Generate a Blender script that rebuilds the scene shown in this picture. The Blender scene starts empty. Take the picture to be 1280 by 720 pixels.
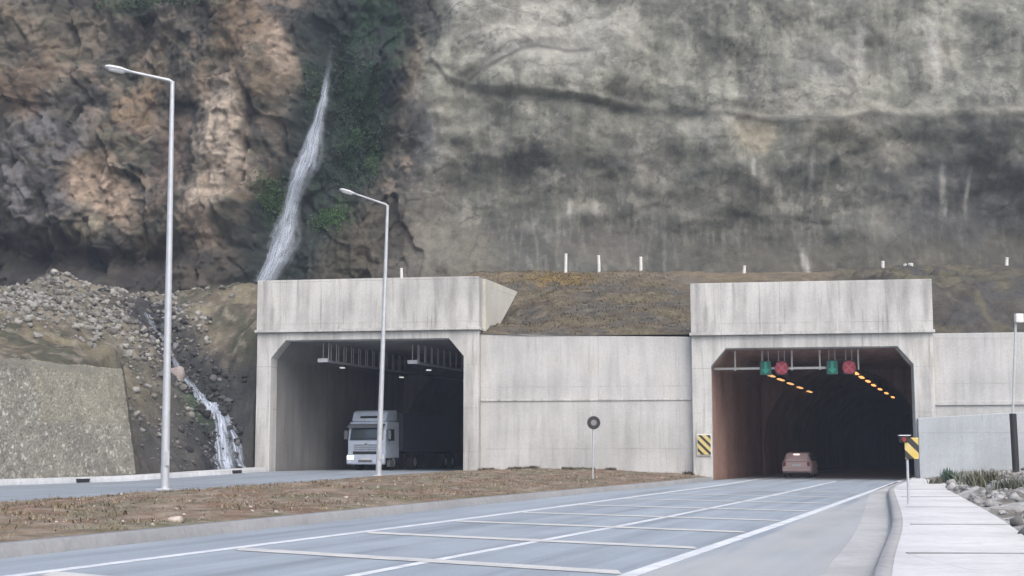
import bpy, math, random
import numpy as np
random.seed(7)
rng = np.random.default_rng(11)
S = bpy.context.scene
COL = S.collection
R = math.radians

# ------------------------------------------------------------------ camera, world, sun, exposure
CAMZ = 1.41
PITCH = R(6.72)
F = 1758.0
cam_d = bpy.data.cameras.new('camera')
cam = bpy.data.objects.new('camera', cam_d)
COL.objects.link(cam)
cam_d.sensor_width = 36.0
cam_d.lens = 36.0 * F / 1280.0
cam_d.clip_start = 0.1
cam_d.clip_end = 2000
cam.location = (0, 0, CAMZ)
cam.rotation_euler = (math.pi / 2 + PITCH, 0, 0)
S.camera = cam

SUN_EL, SUN_AZ = R(50), R(158)          # azimuth clockwise from +Y
W = bpy.data.worlds.new('World')
S.world = W
W.use_nodes = True
wn = W.node_tree
bg = wn.nodes['Background']
sky = wn.nodes.new('ShaderNodeTexSky')
sky.sky_type = 'NISHITA'
sky.sun_disc = False
sky.sun_elevation = SUN_EL
sky.sun_rotation = SUN_AZ
sky.air_density = 1.0
sky.dust_density = 4.0
sky.ozone_density = 1.0
wn.links.new(sky.outputs[0], bg.inputs[0])
bg.inputs[1].default_value = 0.15
sun_d = bpy.data.lights.new('sun', 'SUN')
sun = bpy.data.objects.new('sun', sun_d)
COL.objects.link(sun)
sun_d.energy = 1.0
sun_d.angle = R(60)
sun_d.color = (1.0, 0.97, 0.93)
sun.rotation_euler = (math.pi / 2 - SUN_EL, 0, math.pi - SUN_AZ)
S.view_settings.view_transform = 'Standard'
S.view_settings.look = 'None'
S.view_settings.gamma = 1
S.view_settings.use_curve_mapping = False
S.view_settings.exposure = 0.76

# ------------------------------------------------------------------ helpers
def px(x, y, Y):
    """world point that the photo's pixel (1280x720) shows at distance Y (layout only)"""
    cx, cy = (x - 640) / F, -(y - 360) / F
    dy = math.cos(PITCH) - math.sin(PITCH) * cy
    dz = math.sin(PITCH) + math.cos(PITCH) * cy
    t = Y / dy
    return (cx * t, Y, CAMZ + dz * t)

def proj(X, Y, Z):
    dz = Z - CAMZ
    d = math.cos(PITCH) * Y + math.sin(PITCH) * dz
    u = -math.sin(PITCH) * Y + math.cos(PITCH) * dz
    return 640 + F * X / d, 360 - F * u / d

def lin(c):
    return tuple(((v / 255) / 12.92 if v / 255 <= .04045 else ((v / 255 + .055) / 1.055) ** 2.4) for v in c)

def srgb(a):
    a = np.asarray(a, float) / 255
    return np.where(a <= .04045, a / 12.92, ((a + .055) / 1.055) ** 2.4)

def smooth(a, b, x):
    t = np.clip((x - a) / (b - a), 0, 1)
    return t * t * (3 - 2 * t)

def _h(ix, iy, seed):
    h = (ix.astype(np.int64) * 374761393 + iy.astype(np.int64) * 668265263 + seed * 1442695041) & 0xffffffff
    h = ((h ^ (h >> 13)) * 1274126177) & 0xffffffff
    h = ((h ^ (h >> 16)) * 2246822519) & 0xffffffff
    return ((h ^ (h >> 15)) & 0xffffff) / float(0x1000000)

def vn(x, y, seed=0):
    ix, iy = np.floor(x), np.floor(y)
    fx, fy = x - ix, y - iy
    a = fx ** 3 * (fx * (fx * 6 - 15) + 10)
    b = fy ** 3 * (fy * (fy * 6 - 15) + 10)
    def g(ox, oy):
        t = _h(ix + ox, iy + oy, seed) * 2 * math.pi
        return np.cos(t) * (fx - ox) + np.sin(t) * (fy - oy)
    return (g(0, 0) * (1 - a) + g(1, 0) * a) * (1 - b) + (g(0, 1) * (1 - a) + g(1, 1) * a) * b

def fbm(x, y, o=5, seed=0, gain=.5):
    r = 0; amp = 1.0; f = 1.0
    for i in range(o):
        r = r + amp * vn(x * f + i * 17.3, y * f - i * 9.1, seed + i)
        amp *= gain; f *= 2.03
    return r * 1.5

def ridged(x, y, o=4, seed=0):
    r = 0; amp = 1.0; f = 1.0
    for i in range(o):
        r = r + amp * (1 - 2.2 * np.abs(vn(x * f + i * 5.3, y * f + i * 3.1, seed + i)))
        amp *= .5; f *= 2.1
    return r - .8

def worley(x, y, seed=0):
    """F1, F2, cell random, offset to the nearest point"""
    ix, iy = np.floor(x), np.floor(y)
    f1 = np.full(x.shape, 9.0); f2 = np.full(x.shape, 9.0)
    idr = np.zeros(x.shape); ox = np.zeros(x.shape); oy = np.zeros(x.shape)
    for i in (-1, 0, 1):
        for j in (-1, 0, 1):
            qx = ix + i + _h(ix + i, iy + j, seed); qy = iy + j + _h(ix + i, iy + j, seed + 1)
            d = np.hypot(qx - x, qy - y)
            near = d < f1
            f2 = np.where(near, f1, np.minimum(f2, d))
            idr = np.where(near, _h(ix + i, iy + j, seed + 2), idr)
            ox = np.where(near, x - qx, ox); oy = np.where(near, y - qy, oy)
            f1 = np.where(near, d, f1)
    return f1, f2, idr, ox, oy

def facets(x, y, seed=0):
    f1, f2, r, ox, oy = worley(x, y, seed)
    a = r * 40.0
    return (np.cos(a) * ox + np.sin(a * 1.7) * oy) + (r - .5) * .8, f2 - f1

# ---- mesh builders
def link(o, parent=None):
    COL.objects.link(o)
    if parent: o.parent = parent
    return o

def mesh_np(name, v, f, mat, parent=None, col=None, uv=None, smooth_=True):
    """v (n,3), f (m,k) arrays"""
    v = np.asarray(v, np.float32); f = np.asarray(f, np.int32)
    me = bpy.data.meshes.new(name)
    m, k = f.shape
    me.vertices.add(len(v)); me.vertices.foreach_set('co', v.ravel())
    me.loops.add(m * k); me.loops.foreach_set('vertex_index', f.ravel())
    me.polygons.add(m)
    me.polygons.foreach_set('loop_start', np.arange(0, m * k, k, dtype=np.int32))
    me.polygons.foreach_set('loop_total', np.full(m, k, np.int32))
    if smooth_: me.polygons.foreach_set('use_smooth', np.ones(m, bool))
    me.update(); me.validate()
    if col is not None:
        a = me.color_attributes.new('tint', 'FLOAT_COLOR', 'POINT')
        c = np.ones((len(v), 4), np.float32); c[:, :3] = col
        a.data.foreach_set('color', c.ravel())
    if uv is not None:
        l = me.uv_layers.new(name='UVMap')
        l.data.foreach_set('uv', np.asarray(uv, np.float32)[f.ravel()].ravel())
    me.materials.append(mat)
    return link(bpy.data.objects.new(name, me), parent)

def grid_faces(nr, nc):
    i = np.arange(nr - 1)[:, None] * nc + np.arange(nc - 1)[None, :]
    return np.stack([i, i + 1, i + nc + 1, i + nc], -1).reshape(-1, 4)

class MB:
    def __init__(s): s.v = []; s.f = []
    def add(s, v, f):
        b = len(s.v); s.v += [tuple(p) for p in v]; s.f += [[i + b for i in q] for q in f]; return s
    def box(s, c, d, rz=0, rx=0):
        x, y, z = d[0] / 2, d[1] / 2, d[2] / 2
        P = []
        for (a, b, e) in ((-1,-1,-1),(1,-1,-1),(1,1,-1),(-1,1,-1),(-1,-1,1),(1,-1,1),(1,1,1),(-1,1,1)):
            q = [a * x, b * y, e * z]
            if rx: q[1], q[2] = q[1]*math.cos(rx)-q[2]*math.sin(rx), q[1]*math.sin(rx)+q[2]*math.cos(rx)
            if rz: q[0], q[1] = q[0]*math.cos(rz)-q[1]*math.sin(rz), q[0]*math.sin(rz)+q[1]*math.cos(rz)
            P.append((c[0]+q[0], c[1]+q[1], c[2]+q[2]))
        return s.add(P, [(3,2,1,0),(4,5,6,7),(0,1,5,4),(1,2,6,5),(2,3,7,6),(3,0,4,7)])
    def prism_y(s, poly, y0, y1):            # polygon in x,z swept along y
        n = len(poly)
        v = [(a, y0, b) for a, b in poly] + [(a, y1, b) for a, b in poly]
        f = [list(range(n)), list(range(2*n-1, n-1, -1))]
        f += [[(i+1) % n, i, i+n, (i+1) % n + n] for i in range(n)]
        return s.add(v, f)
    def prism_x(s, poly, x0, x1):            # polygon in y,z swept along x
        n = len(poly)
        v = [(x0, a, b) for a, b in poly] + [(x1, a, b) for a, b in poly]
        f = [list(range(n-1, -1, -1)), list(range(n, 2*n))]
        f += [[i, (i+1) % n, (i+1) % n + n, i+n] for i in range(n)]
        return s.add(v, f)
    def prism_z(s, poly, z0, z1):
        n = len(poly)
        v = [(a, b, z0) for a, b in poly] + [(a, b, z1) for a, b in poly]
        f = [list(range(n-1, -1, -1)), list(range(n, 2*n))]
        f += [[i, (i+1) % n, (i+1) % n + n, i+n] for i in range(n)]
        return s.add(v, f)
    def tube(s, pts, rad, n=12, flat=1.0):
        if not hasattr(rad, '__len__'): rad = [rad] * len(pts)
        V = []
        P = [np.array(p, float) for p in pts]
        for i, p in enumerate(P):
            t = P[min(i+1, len(P)-1)] - P[max(i-1, 0)]; t /= np.linalg.norm(t)
            ref = np.array((0, 0, 1.)) if abs(t[2]) < .9 else np.array((1., 0, 0))
            a = np.cross(t, ref); a /= np.linalg.norm(a); b = np.cross(a, t)
            for k in range(n):
                w = 2 * math.pi * k / n
                V.append(p + rad[i] * (math.cos(w) * a + math.sin(w) * b * flat))
        f = [[i*n+k, i*n+(k+1) % n, (i+1)*n+(k+1) % n, (i+1)*n+k] for i in range(len(P)-1) for k in range(n)]
        f += [list(range(n-1, -1, -1)), list(range((len(P)-1)*n, len(P)*n))]
        return s.add(V, f)
    def build(s, name, mat, parent=None, bevel=0, smooth_=False, seg=2):
        me = bpy.data.meshes.new(name)
        me.from_pydata(s.v, [], s.f); me.update()
        me.materials.append(mat)
        o = link(bpy.data.objects.new(name, me), parent)
        if smooth_:
            me.polygons.foreach_set('use_smooth', np.ones(len(me.polygons), bool))
            try: me.set_sharp_from_angle(angle=R(38))
            except Exception: pass
        import bmesh
        bm = bmesh.new(); bm.from_mesh(me); bmesh.ops.recalc_face_normals(bm, faces=bm.faces); bm.to_mesh(me); bm.free()
        if bevel:
            m = o.modifiers.new('bevel', 'BEVEL'); m.width = bevel; m.segments = seg; m.limit_method = 'ANGLE'; m.angle_limit = R(40)
        return o

def thing(name, label, cat, loc=(0, 0, 0), rz=0, group=None):
    o = bpy.data.objects.new(name, None); o.empty_display_size = .3
    link(o); o.location = loc; o.rotation_euler = (0, 0, rz)
    return tag(o, label, cat, group)
def tag(o, label, cat, group=None):
    o['label'] = label; o['category'] = cat
    if group: o['group'] = group
    return o
def struct(o, kind='structure', label=None):
    o['kind'] = kind
    if label: o['label'] = label
    return o
def copy_tree(o, parent=None):
    c = o.copy(); COL.objects.link(c)
    if parent: c.parent = parent
    for ch in list(o.children): copy_tree(ch, c)
    return c

# ---- materials
class NT:
    def __init__(s, name):
        s.m = bpy.data.materials.new(name); s.m.use_nodes = True
        s.t = s.m.node_tree; s.b = s.t.nodes['Principled BSDF']
        s.tc = s.n('ShaderNodeTexCoord')
    def n(s, kind, **kw):
        o = s.t.nodes.new(kind)
        for k, v in kw.items(): setattr(o, k, v)
        return o
    def l(s, a, b): s.t.links.new(a, b); return s
    def coord(s, scale=(1, 1, 1), rot=(0, 0, 0), src='Object'):
        v = s.tc.outputs[src]
        if any(rot):
            q = s.n('ShaderNodeMapping'); q.inputs['Rotation'].default_value = rot; s.l(v, q.inputs['Vector']); v = q.outputs[0]
        m = s.n('ShaderNodeMapping'); m.inputs['Scale'].default_value = scale
        s.l(v, m.inputs['Vector']); return m.outputs[0]
    def noise(s, vec, scale, detail=4, rough=.55, dist=0):
        o = s.n('ShaderNodeTexNoise'); o.inputs['Scale'].default_value = scale; o.inputs['Detail'].default_value = detail
        o.inputs['Roughness'].default_value = rough; o.inputs['Distortion'].default_value = dist
        s.l(vec, o.inputs['Vector']); return o.outputs['Fac']
    def ramp(s, fac, stops):
        o = s.n('ShaderNodeValToRGB'); e = o.color_ramp.elements
        while len(e) < len(stops): e.new(.5)
        for i, (p, c) in enumerate(stops):
            e[i].position = p; e[i].color = (c, c, c, 1) if not hasattr(c, '__len__') else (*c[:3], 1)
        s.l(fac, o.inputs[0]); return o.outputs[0]
    def mix(s, fac, a, b, mode='MIX'):
        o = s.n('ShaderNodeMix', data_type='RGBA', blend_type=mode)
        for v, k in ((fac, 0), (a, 6), (b, 7)):
            if hasattr(v, 'links'): s.l(v, o.inputs[k])
            elif k == 0: o.inputs[0].default_value = v
            else: o.inputs[k].default_value = (*v[:3], 1)
        return o.outputs[2]
    def math(s, op, a, b=0.0, c=None):
        o = s.n('ShaderNodeMath', operation=op)
        for v, k in ((a, 0), (b, 1), (c, 2)):
            if v is None: continue
            if hasattr(v, 'links'): s.l(v, o.inputs[k])
            else: o.inputs[k].default_value = v
        return o.outputs[0]
    def bump(s, h, strength=.3, dist=.05):
        o = s.n('ShaderNodeBump'); o.inputs['Strength'].default_value = strength; o.inputs['Distance'].default_value = dist
        s.l(h, o.inputs['Height']); s.l(o.outputs[0], s.b.inputs['Normal']); return s
    def out(s, col=None, rough=.8, metal=0, spec=.5):
        if col is not None:
            if hasattr(col, 'links'): s.l(col, s.b.inputs['Base Color'])
            else: s.b.inputs['Base Color'].default_value = (*col[:3], 1)
        if hasattr(rough, 'links'): s.l(rough, s.b.inputs['Roughness'])
        else: s.b.inputs['Roughness'].default_value = rough
        s.b.inputs['Metallic'].default_value = metal
        s.b.inputs['Specular IOR Level'].default_value = spec
        return s.m

def plain(name, col, rough=.5, metal=0, var=.12, emit=0, spec=.5):
    t = NT(name); v = t.coord()
    n = t.noise(v, 3.0, 5)
    k = t.ramp(n, [(.3, 1 - var), (.7, 1 + var * .5)])
    c = t.mix(1.0, col, k, 'MULTIPLY')
    m = t.out(c, rough, metal, spec)
    if emit:
        t.b.inputs['Emission Color'].default_value = (*col, 1); t.b.inputs['Emission Strength'].default_value = emit
    return m

def concrete(name, base=(.545, .545, .53), stain=.40, streak=1.0, dark_line=2.4, warm=(.48, .46, .39), seed=0):
    t = NT(name)
    big = t.noise(t.coord((.25, .25, .25)), 1.0, 6, .6)
    fine = t.noise(t.coord((1, 1, 1)), 9.0, 6, .65)
    st = t.noise(t.coord((1.3, 1.3, .22)), 1.0, 6, .6)
    st2 = t.noise(t.coord((5.0, 5.0, .25)), 1.0, 4, .6)
    c = t.mix(t.ramp(big, [(.42, 0), (.62, .85)]), base, tuple(b * .78 for b in base))
    c = t.mix(t.ramp(big, [(.3, .55), (.42, 0)]), c, warm)
    k = t.ramp(st, [(.30, 1 - stain * streak), (.56, 1)])
    c = t.mix(1.0, c, k, 'MULTIPLY')
    k2 = t.ramp(st2, [(.30, 1 - stain * .9 * streak), (.44, 1), (.72, 1.05)])
    c = t.mix(1.0, c, k2, 'MULTIPLY')
    c = t.mix(.55, c, t.ramp(fine, [(.3, .78), (.7, 1.12)]), 'MULTIPLY')
    # formwork joints: thin dark horizontal and vertical lines
    sp = t.n('ShaderNodeSeparateXYZ'); t.l(t.tc.outputs['Object'], sp.inputs[0])
    wob = t.math('MULTIPLY', t.noise(t.coord((.6, .6, .6)), 1.0, 2), .06)
    def line(src, per, w):
        f = t.math('FRACT', t.math('DIVIDE', t.math('ADD', src, wob), per))
        return t.math('LESS_THAN', t.math('ABSOLUTE', t.math('SUBTRACT', f, .5)), w / per / 2)
    jn = t.math('MAXIMUM', line(sp.outputs[2], dark_line, .05), line(sp.outputs[0], dark_line * 1.3, .035))
    brk = t.ramp(t.noise(t.coord((.8, .8, .8)), 1.0, 3), [(.4, 0), (.6, .38)])
    c = t.mix(t.math('MULTIPLY', jn, brk), c, (.17, .17, .165))
    t.bump(t.math('ADD', fine, t.math('MULTIPLY', jn, -.6)), .25, .03)
    return t.out(c, .85)

def tinted(name, detail=2.5, amp=.35, bump=.5, bdist=.12, rough=.9, detail2=9.0):
    """vertex tint broken up by procedural grain"""
    t = NT(name)
    a = t.n('ShaderNodeVertexColor'); a.layer_name = 'tint'
    n1 = t.noise(t.coord(), detail, 8, .62, .3)
    n2 = t.noise(t.coord(), detail2, 6, .6)
    c = t.mix(1.0, a.outputs[0], t.ramp(n1, [(.28, 1 - amp), (.5, 1), (.74, 1 + amp * .7)]), 'MULTIPLY')
    c = t.mix(1.0, c, t.ramp(n2, [(.3, 1 - amp * .7), (.7, 1 + amp * .5)]), 'MULTIPLY')
    t.bump(t.math('ADD', n1, t.math('MULTIPLY', n2, .4)), bump, bdist)
    return t.out(c, rough, 0, .3)

M = {}
M['cliff'] = tinted('cliff_rock', .9, .22, .5, .18, .88, 6.0)
M['soil'] = tinted('hill_soil', 1.2, .4, .6, .15, .95, 7.0)
M['median'] = tinted('median_soil', 3.0, .35, .6, .06, .95, 16.0)
M['stone'] = tinted('wall_stone', 2.0, .3, .5, .05, .92, 9.0)
M['rock'] = tinted('loose_rock', 2.0, .3, .5, .06, .9, 8.0)
M['leaf'] = tinted('dry_blade', 2.0, .2, .1, .01, .8, 8.0)
M['concrete'] = concrete('portal_concrete')
M['concrete_wall'] = concrete('wall_concrete', (.52, .525, .52), .24, .8, 3.4, (.48, .47, .42))
M['concrete_low'] = concrete('slab_concrete', (.43, .465, .49), .10, .6, 5.0, (.40, .43, .44))
M['concrete_wing'] = concrete('wing_concrete', (.56, .55, .49), .15, .7, 3.0)
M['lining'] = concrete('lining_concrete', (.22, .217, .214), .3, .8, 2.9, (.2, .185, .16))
M['galv'] = plain('galvanised_steel', (.50, .52, .55), .45, .35, .12)
M['lamp_white'] = plain('lamp_shell', (.62, .64, .68), .4, 0, .06)
M['dark_metal'] = plain('dark_metal', (.03, .032, .036), .5, .2)
M['black'] = plain('black_paint', (.018, .018, .02), .55)
M['white_paint'] = plain('white_paint', (.70, .70, .68), .6)
M['truck_white'] = plain('truck_paint', (.56, .63, .75), .35, 0, .15)
M['truck_grey'] = plain('truck_trim', (.16, .17, .18), .5)
M['chrome'] = plain('chrome_trim', (.6, .6, .62), .25, .8, .05)
M['trailer'] = plain('trailer_side', (.055, .06, .085), .6)
M['rubber'] = plain('tyre_rubber', (.02, .02, .02), .85)
M['plate'] = plain('number_plate', (.7, .7, .7), .5)
M['car'] = plain('car_paint', (.66, .50, .49), .35, 0, .06)
M['red_lens'] = plain('red_lens', (.22, .025, .025), .4)
M['lamp_lit'] = plain('headlamp_lit', (.95, .97, 1.0), .2, 0, 0, 1.6)
M['glass_lens'] = plain('lamp_glass', (.75, .78, .8), .2)
def glass():
    t = NT('dark_glass'); t.noise(t.coord(), 2.0)
    return t.out((.03, .045, .055), .08, 0, .9)
M['glass'] = glass()

# ------------------------------------------------------------------ plan of the place
TA = math.tan(R(18))                     # the road runs 18 degrees right of the view
def XkL(Y): return np.interp(Y, [-20, 5, 19.1, 39.3, 65, 75.5, 215], [-17.8, -11.2, -6.95, -.9, 7.6, 10.75, 10.75 + TA * 139.5])
def XkR(Y): return np.interp(Y, [-20, 5, 16.6, 18, 22.95, 29.9, 51.6, 73.5, 215], [-6.7, 1.0, 4.18, 4.58, 6.08, 7.95, 13.6, 20.65, 20.65 + TA * 141.5])
def XlL(Y): return np.interp(Y, [-20, 16.6, 31.8, 60.5, 80, 215], [-17.4, -5.8, -.72, 8.35, 14.0, 14.0 + TA * 135])   # left edge line
def XlC(Y): return np.interp(Y, [-20, 16.2, 21.9, 29.9, 45, 75, 215], [-13.5, -2.03, 0.0, 2.8, 7.8, 17.3, 17.3 + TA * 140])
def XlR(Y): return np.interp(Y, [-20, 16.5, 31, 55, 75, 215], [-10.8, 1.30, 6.17, 14.0, 20.55, 20.55 + TA * 140])
def XnL(Y): return np.interp(Y, [-20, 35, 49, 62, 70, 76, 78.4, 230], [-24, -13.1, -11.35, -9.6, -8.1, -5.2, -3.15, -3.15 + TA * 151])  # left road, near edge
def XfL(Y): return np.interp(Y, [-20, 40, 58.6, 68, 79.6, 230], [-44, -26.7, -20.75, -17.4, -13.55, -13.55 + TA * 150])            # left road, far edge
def _soft(f):
    return lambda Y: sum(w * f(np.asarray(Y, float) + d) for d, w in ((-5, .1), (-2.5, .2), (0, .4), (2.5, .2), (5, .1)))
XkR, XkL, XlL, XlR, XlC = _soft(XkR), _soft(XkL), _soft(XlL), _soft(XlR), _soft(XlC)
def zL(Y): return np.interp(Y, [50, 66, 79, 100], [.11, .13, .42, .5])
FA = math.atan(.166)                     # the portal faces' angle
def Yf(X): return 77.6 - .166 * X        # facade line

# ------------------------------------------------------------------ ground and roads
def asphalt(name, base, dusty=True):
    t = NT(name)
    v = t.coord((1, 1, 1), (0, 0, R(18)))
    vs = t.coord((1.4, .05, 1), (0, 0, R(18)))
    big = t.noise(t.coord((.3, .3, .3)), 1.0, 5, .6)
    st = t.noise(vs, 1.0, 5, .6)
    fine = t.noise(t.coord(), 28.0, 5, .7)
    c = t.mix(t.ramp(big, [(.35, 0), (.7, 1)]), base, tuple(b * 1.16 for b in base))
    c = t.mix(1.0, c, t.ramp(st, [(.32, .74), (.5, 1.0), (.68, 1.16)]), 'MULTIPLY')
    c = t.mix(.7, c, t.ramp(fine, [(.3, .72), (.7, 1.25)]), 'MULTIPLY')
    if dusty:                            # pale dust lies on the right shoulder, outside the edge line
        sp = t.n('ShaderNodeSeparateXYZ'); t.l(t.tc.outputs['Object'], sp.inputs[0])
        d = t.math('SUBTRACT', sp.outputs[0], t.math('MULTIPLY_ADD', sp.outputs[1], .3285, -4.05))
        d = t.math('ADD', d, t.math('MULTIPLY_ADD', t.noise(vs, 2.0, 5), 1.6, -.9))
        k = t.ramp(d, [(.0, 0), (.25, .75)])
        k = t.math('MULTIPLY', k, t.ramp(t.noise(t.coord((.7, .25, 1), (0, 0, R(15))), 1.4, 6), [(.3, .45), (.65, 1)]))
        c = t.mix(k, c, (.40, .40, .385))
    t.bump(fine, .3, .01)
    return t.out(c, .62, 0, .5)
M['asphalt'] = asphalt('asphalt', (.255, .295, .335))
M['asphalt2'] = asphalt('asphalt_side', (.23, .265, .30), False)
def paint(name, col, wear=.5):
    t = NT(name)
    n = t.noise(t.coord(), 1.6, 7, .7); f = t.noise(t.coord(), 22, 4, .7)
    c = t.mix(t.ramp(n, [(.45, 0), (.75, wear)]), col, (.30, .32, .35))
    c = t.mix(.6, c, t.ramp(f, [(.3, .8), (.6, 1.05)]), 'MULTIPLY')
    return t.out(c, .6)
M['line'] = paint('road_paint', (.66, .69, .72), .75)
M['bar'] = paint('worn_road_paint', (.56, .56, .54), .75)
M['kerb_white'] = concrete('kerb_concrete', (.52, .54, .56), .3, .6, 1.0)
M['kerb_grey'] = concrete('kerb_grey_concrete', (.27, .275, .28), .25, .5, .9, (.22, .21, .19))
M['kerb_right'] = concrete('kerb_pale_concrete', (.34, .345, .35), .25, .5, .9, (.27, .26, .24))
M['gutter'] = concrete('gutter_concrete', (.42, .43, .43), .25, .5, 3.0, (.33, .32, .29))
M['paving'] = concrete('sidewalk_concrete', (.56, .57, .58), .2, .5, 2.5, (.42, .42, .40))

t = NT('bare_ground'); n = t.noise(t.coord(), .6, 8)
M['ground'] = t.out(t.ramp(n, [(.3, (.10, .09, .075)), (.7, (.2, .18, .15))]), .95)
g = MB(); g.add([(-160, -120, -.12), (160, -120, -.12), (160, 330, -.12), (-160, 330, -.12)], [(0, 1, 2, 3)])
struct(g.build('ground', M['ground']), label='bare ground around the road')

def strip(name, xl, xr, Ys, z, mat, parent=None):
    v = []; 
    for Y in Ys: v += [(float(xl(Y)), Y, z(Y)), (float(xr(Y)), Y, z(Y))]
    f = [[2*i, 2*i+1, 2*i+3, 2*i+2] for i in range(len(Ys)-1)]
    return mesh_np(name, v, f, mat, parent, smooth_=False)
YS = list(np.arange(-20, 80, 1.5)) + [80, 215]
road = struct(strip('main_road', lambda Y: XkL(Y) - .05, lambda Y: XkR(Y) + .05, YS, lambda Y: 0.0, M['asphalt']), label='grey blue asphalt carriageway running into the right tunnel')
def line(name, fx, w, Ys, z=.004, mat='line', zz=None):
    return strip(name, lambda Y: fx(Y) - w/2, lambda Y: fx(Y) + w/2, Ys, (lambda Y: z) if zz is None else zz, M[mat], road)
line('edge_line', XlL, .24, YS)
line('edge_line', XlR, .24, YS)
line('lane_line', XlC, .19, list(np.arange(6, 74, 1.0)))
strip('gutter', lambda Y: XkR(Y) - .62, lambda Y: XkR(Y) - .04, [y for y in YS if y < 72], lambda Y: .004, M['gutter'], road)
for (Ya, xr_) in ((12.6, 0), (16.9, 0), (21.2, 0), (25.6, 0), (29.9, 0), (34.3, 0), (39.3, 0), (44.6, 0), (50.2, 0), (56.0, 0)):
    a = (float(XlL(Ya)) + .2, Ya); Yb = Ya - 4.15; b = (float(XlR(Yb)) - .2, Yb)
    hw = .29
    m = MB(); m.add([(a[0], a[1]-hw, .008), (b[0], b[1]-hw, .008), (b[0], b[1]+hw, .008), (a[0], a[1]+hw, .008)], [(0, 1, 2, 3)])
    m.build('rumble_bar', M['bar'], road)

YS2 = list(np.arange(10, 80, 2.0)) + [80, 230]
side = struct(strip('side_road', XfL, XnL, YS2, lambda Y: float(zL(Y)), M['asphalt2']), label='grey carriageway leading out of the left tunnel')

def sweep(name, fx, Ys, prof, mat, zbase=lambda Y: 0.0, parent=None, smooth_=False):
    """profile (offset to the right, z) carried along x = fx(Y)"""
    n = len(prof); V = []
    for Y in Ys:
        d = (float(fx(Y + .3)) - float(fx(Y - .3))) / .6
        L = math.hypot(1, d); nx, ny = 1 / L, -d / L
        for (o, z) in prof: V.append((float(fx(Y)) + nx * o, Y + ny * o, zbase(Y) + z))
    f = [[i*n+k, i*n+k+1, (i+1)*n+k+1, (i+1)*n+k] for i in range(len(Ys)-1) for k in range(n-1)]
    return mesh_np(name, V, f, mat, parent, smooth_=smooth_)
YK = list(np.arange(-20, 75.6, .75))
struct(sweep('kerb', XkL, YK, [(-.34, .05), (-.34, .19), (-.10, .19), (-.06, .165), (0, -.02)], M['kerb_grey']), label='grey kerb along the earth median')
YW = list(np.arange(-20, 73.6, .5))
struct(sweep('kerb', XkR, YW, [(0, -.02), (.04, .16), (.07, .188), (.25, .188), (.25, .1)], M['kerb_right']), label='grey kerb along the white pavement')
YP = list(np.arange(-20, 71, .5))
pav = MB()
pw = 1.84
V = []
for Y in YP:
    x = float(XkR(Y)) + .24
    V += [(x, Y, .19), (x + pw * min(1, max(.15, (73 - Y) / 12)), Y, .195), (x + pw * min(1, max(.15, (73 - Y) / 12)) + .01, Y, -.1)]
f = [[i*3+k, i*3+k+1, (i+1)*3+k+1, (i+1)*3+k] for i in range(len(YP)-1) for k in range(2)]
sw = struct(mesh_np('sidewalk', V, f, M['paving'], smooth_=False), label='white concrete pavement beside the right kerb')
for Yj in (10, 17.6, 24.7, 32.7, 40.5, 48.5):
    x = float(XkR(Yj)) + .36
    m = MB(); m.box((x + .84, Yj - .05, .197), (1.64, .14, .006), R(-5)); m.build('dark_line', M['kerb_grey'], sw)  # dark strip laid across the pavement
YF = list(np.arange(20, 79.3, .75))
struct(sweep('kerb', XfL, YF, [(-.75, -.3), (-.75, .24), (-.30, .25), (-.05, .24), (0, -.02)], M['kerb_white'], lambda Y: float(zL(Y))), label='pale kerb on the far side of the left road')
for Yd, xo in ((63.2, -.02), (76.0, -.02)):
    x = float(XfL(Yd))
    m = MB(); m.box((x + .01, Yd, float(zL(Yd)) + .1), (.10, .9, .16), R(-17)); m.build('drain_opening', M['black'], side)

# median
nY, nU = 260, 50
Yg = np.linspace(-20, 78.2, nY)[:, None]; U = np.linspace(0, 1, nU)[None, :]
xl = XnL(Yg) - .0; xr = XkL(Yg) - .3
X = xl + (xr - xl) * U; Yg = np.broadcast_to(Yg, X.shape)
z0 = np.interp(Yg, [50, 66, 79, 100], [.11, .13, .42, .5]) - .03; z1 = .17
hump = np.sin(np.pi * np.clip(U, 0, 1)) ** .7 * np.clip((xr - xl) / 12, .15, 1) * .30
Zm = z0 + (z1 - z0) * U + hump + .10 * fbm(X * .5, Yg * .5, 5, 3) * np.sin(np.pi * U) + .05 * fbm(X * 2.2, Yg * 2.2, 3, 8) * np.sin(np.pi * U) ** .3
n1 = fbm(X * .35, Yg * .22, 5, 21); n2 = fbm(X * 1.6, Yg * 1.6, 4, 31)
C = np.array([.175, .112, .078])[None, None] * np.ones(X.shape + (1,))
C = C + (np.array([.19, .145, .10]) - C) * smooth(-.05, .4, n1)[..., None]
C = C + (np.array([.27, .24, .195]) - C) * (smooth(.15, .5, n2) * .6)[..., None]
C = C + (np.array([.09, .09, .06]) - C) * (smooth(.1, .5, -n2) * .6)[..., None]
n3 = fbm(X * .5, Yg * .35, 5, 37); n4 = fbm(X * 5, Yg * 5, 3, 38)
C = C + (np.array([.125, .125, .075]) - C) * (smooth(.05, .35, n3) * .75)[..., None]
C = C + (np.array([.34, .30, .25]) - C) * (smooth(.2, .5, n4) * .45)[..., None]
MED = (X, Yg, Zm)
struct(mesh_np('median', np.stack([X, Yg, Zm], -1).reshape(-1, 3), grid_faces(nY, nU), M['median'], col=C.reshape(-1, 3)), label='brown earth strip between the two roads')
def zmed(x, Y):
    j = int(np.clip((Y + 20) / 98.2 * 259, 0, 259)); a, b = MED[0][j, 0], MED[0][j, -1]
    return float(MED[2][j, int(np.clip((x - a) / (b - a) * 49, 0, 49))])

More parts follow.
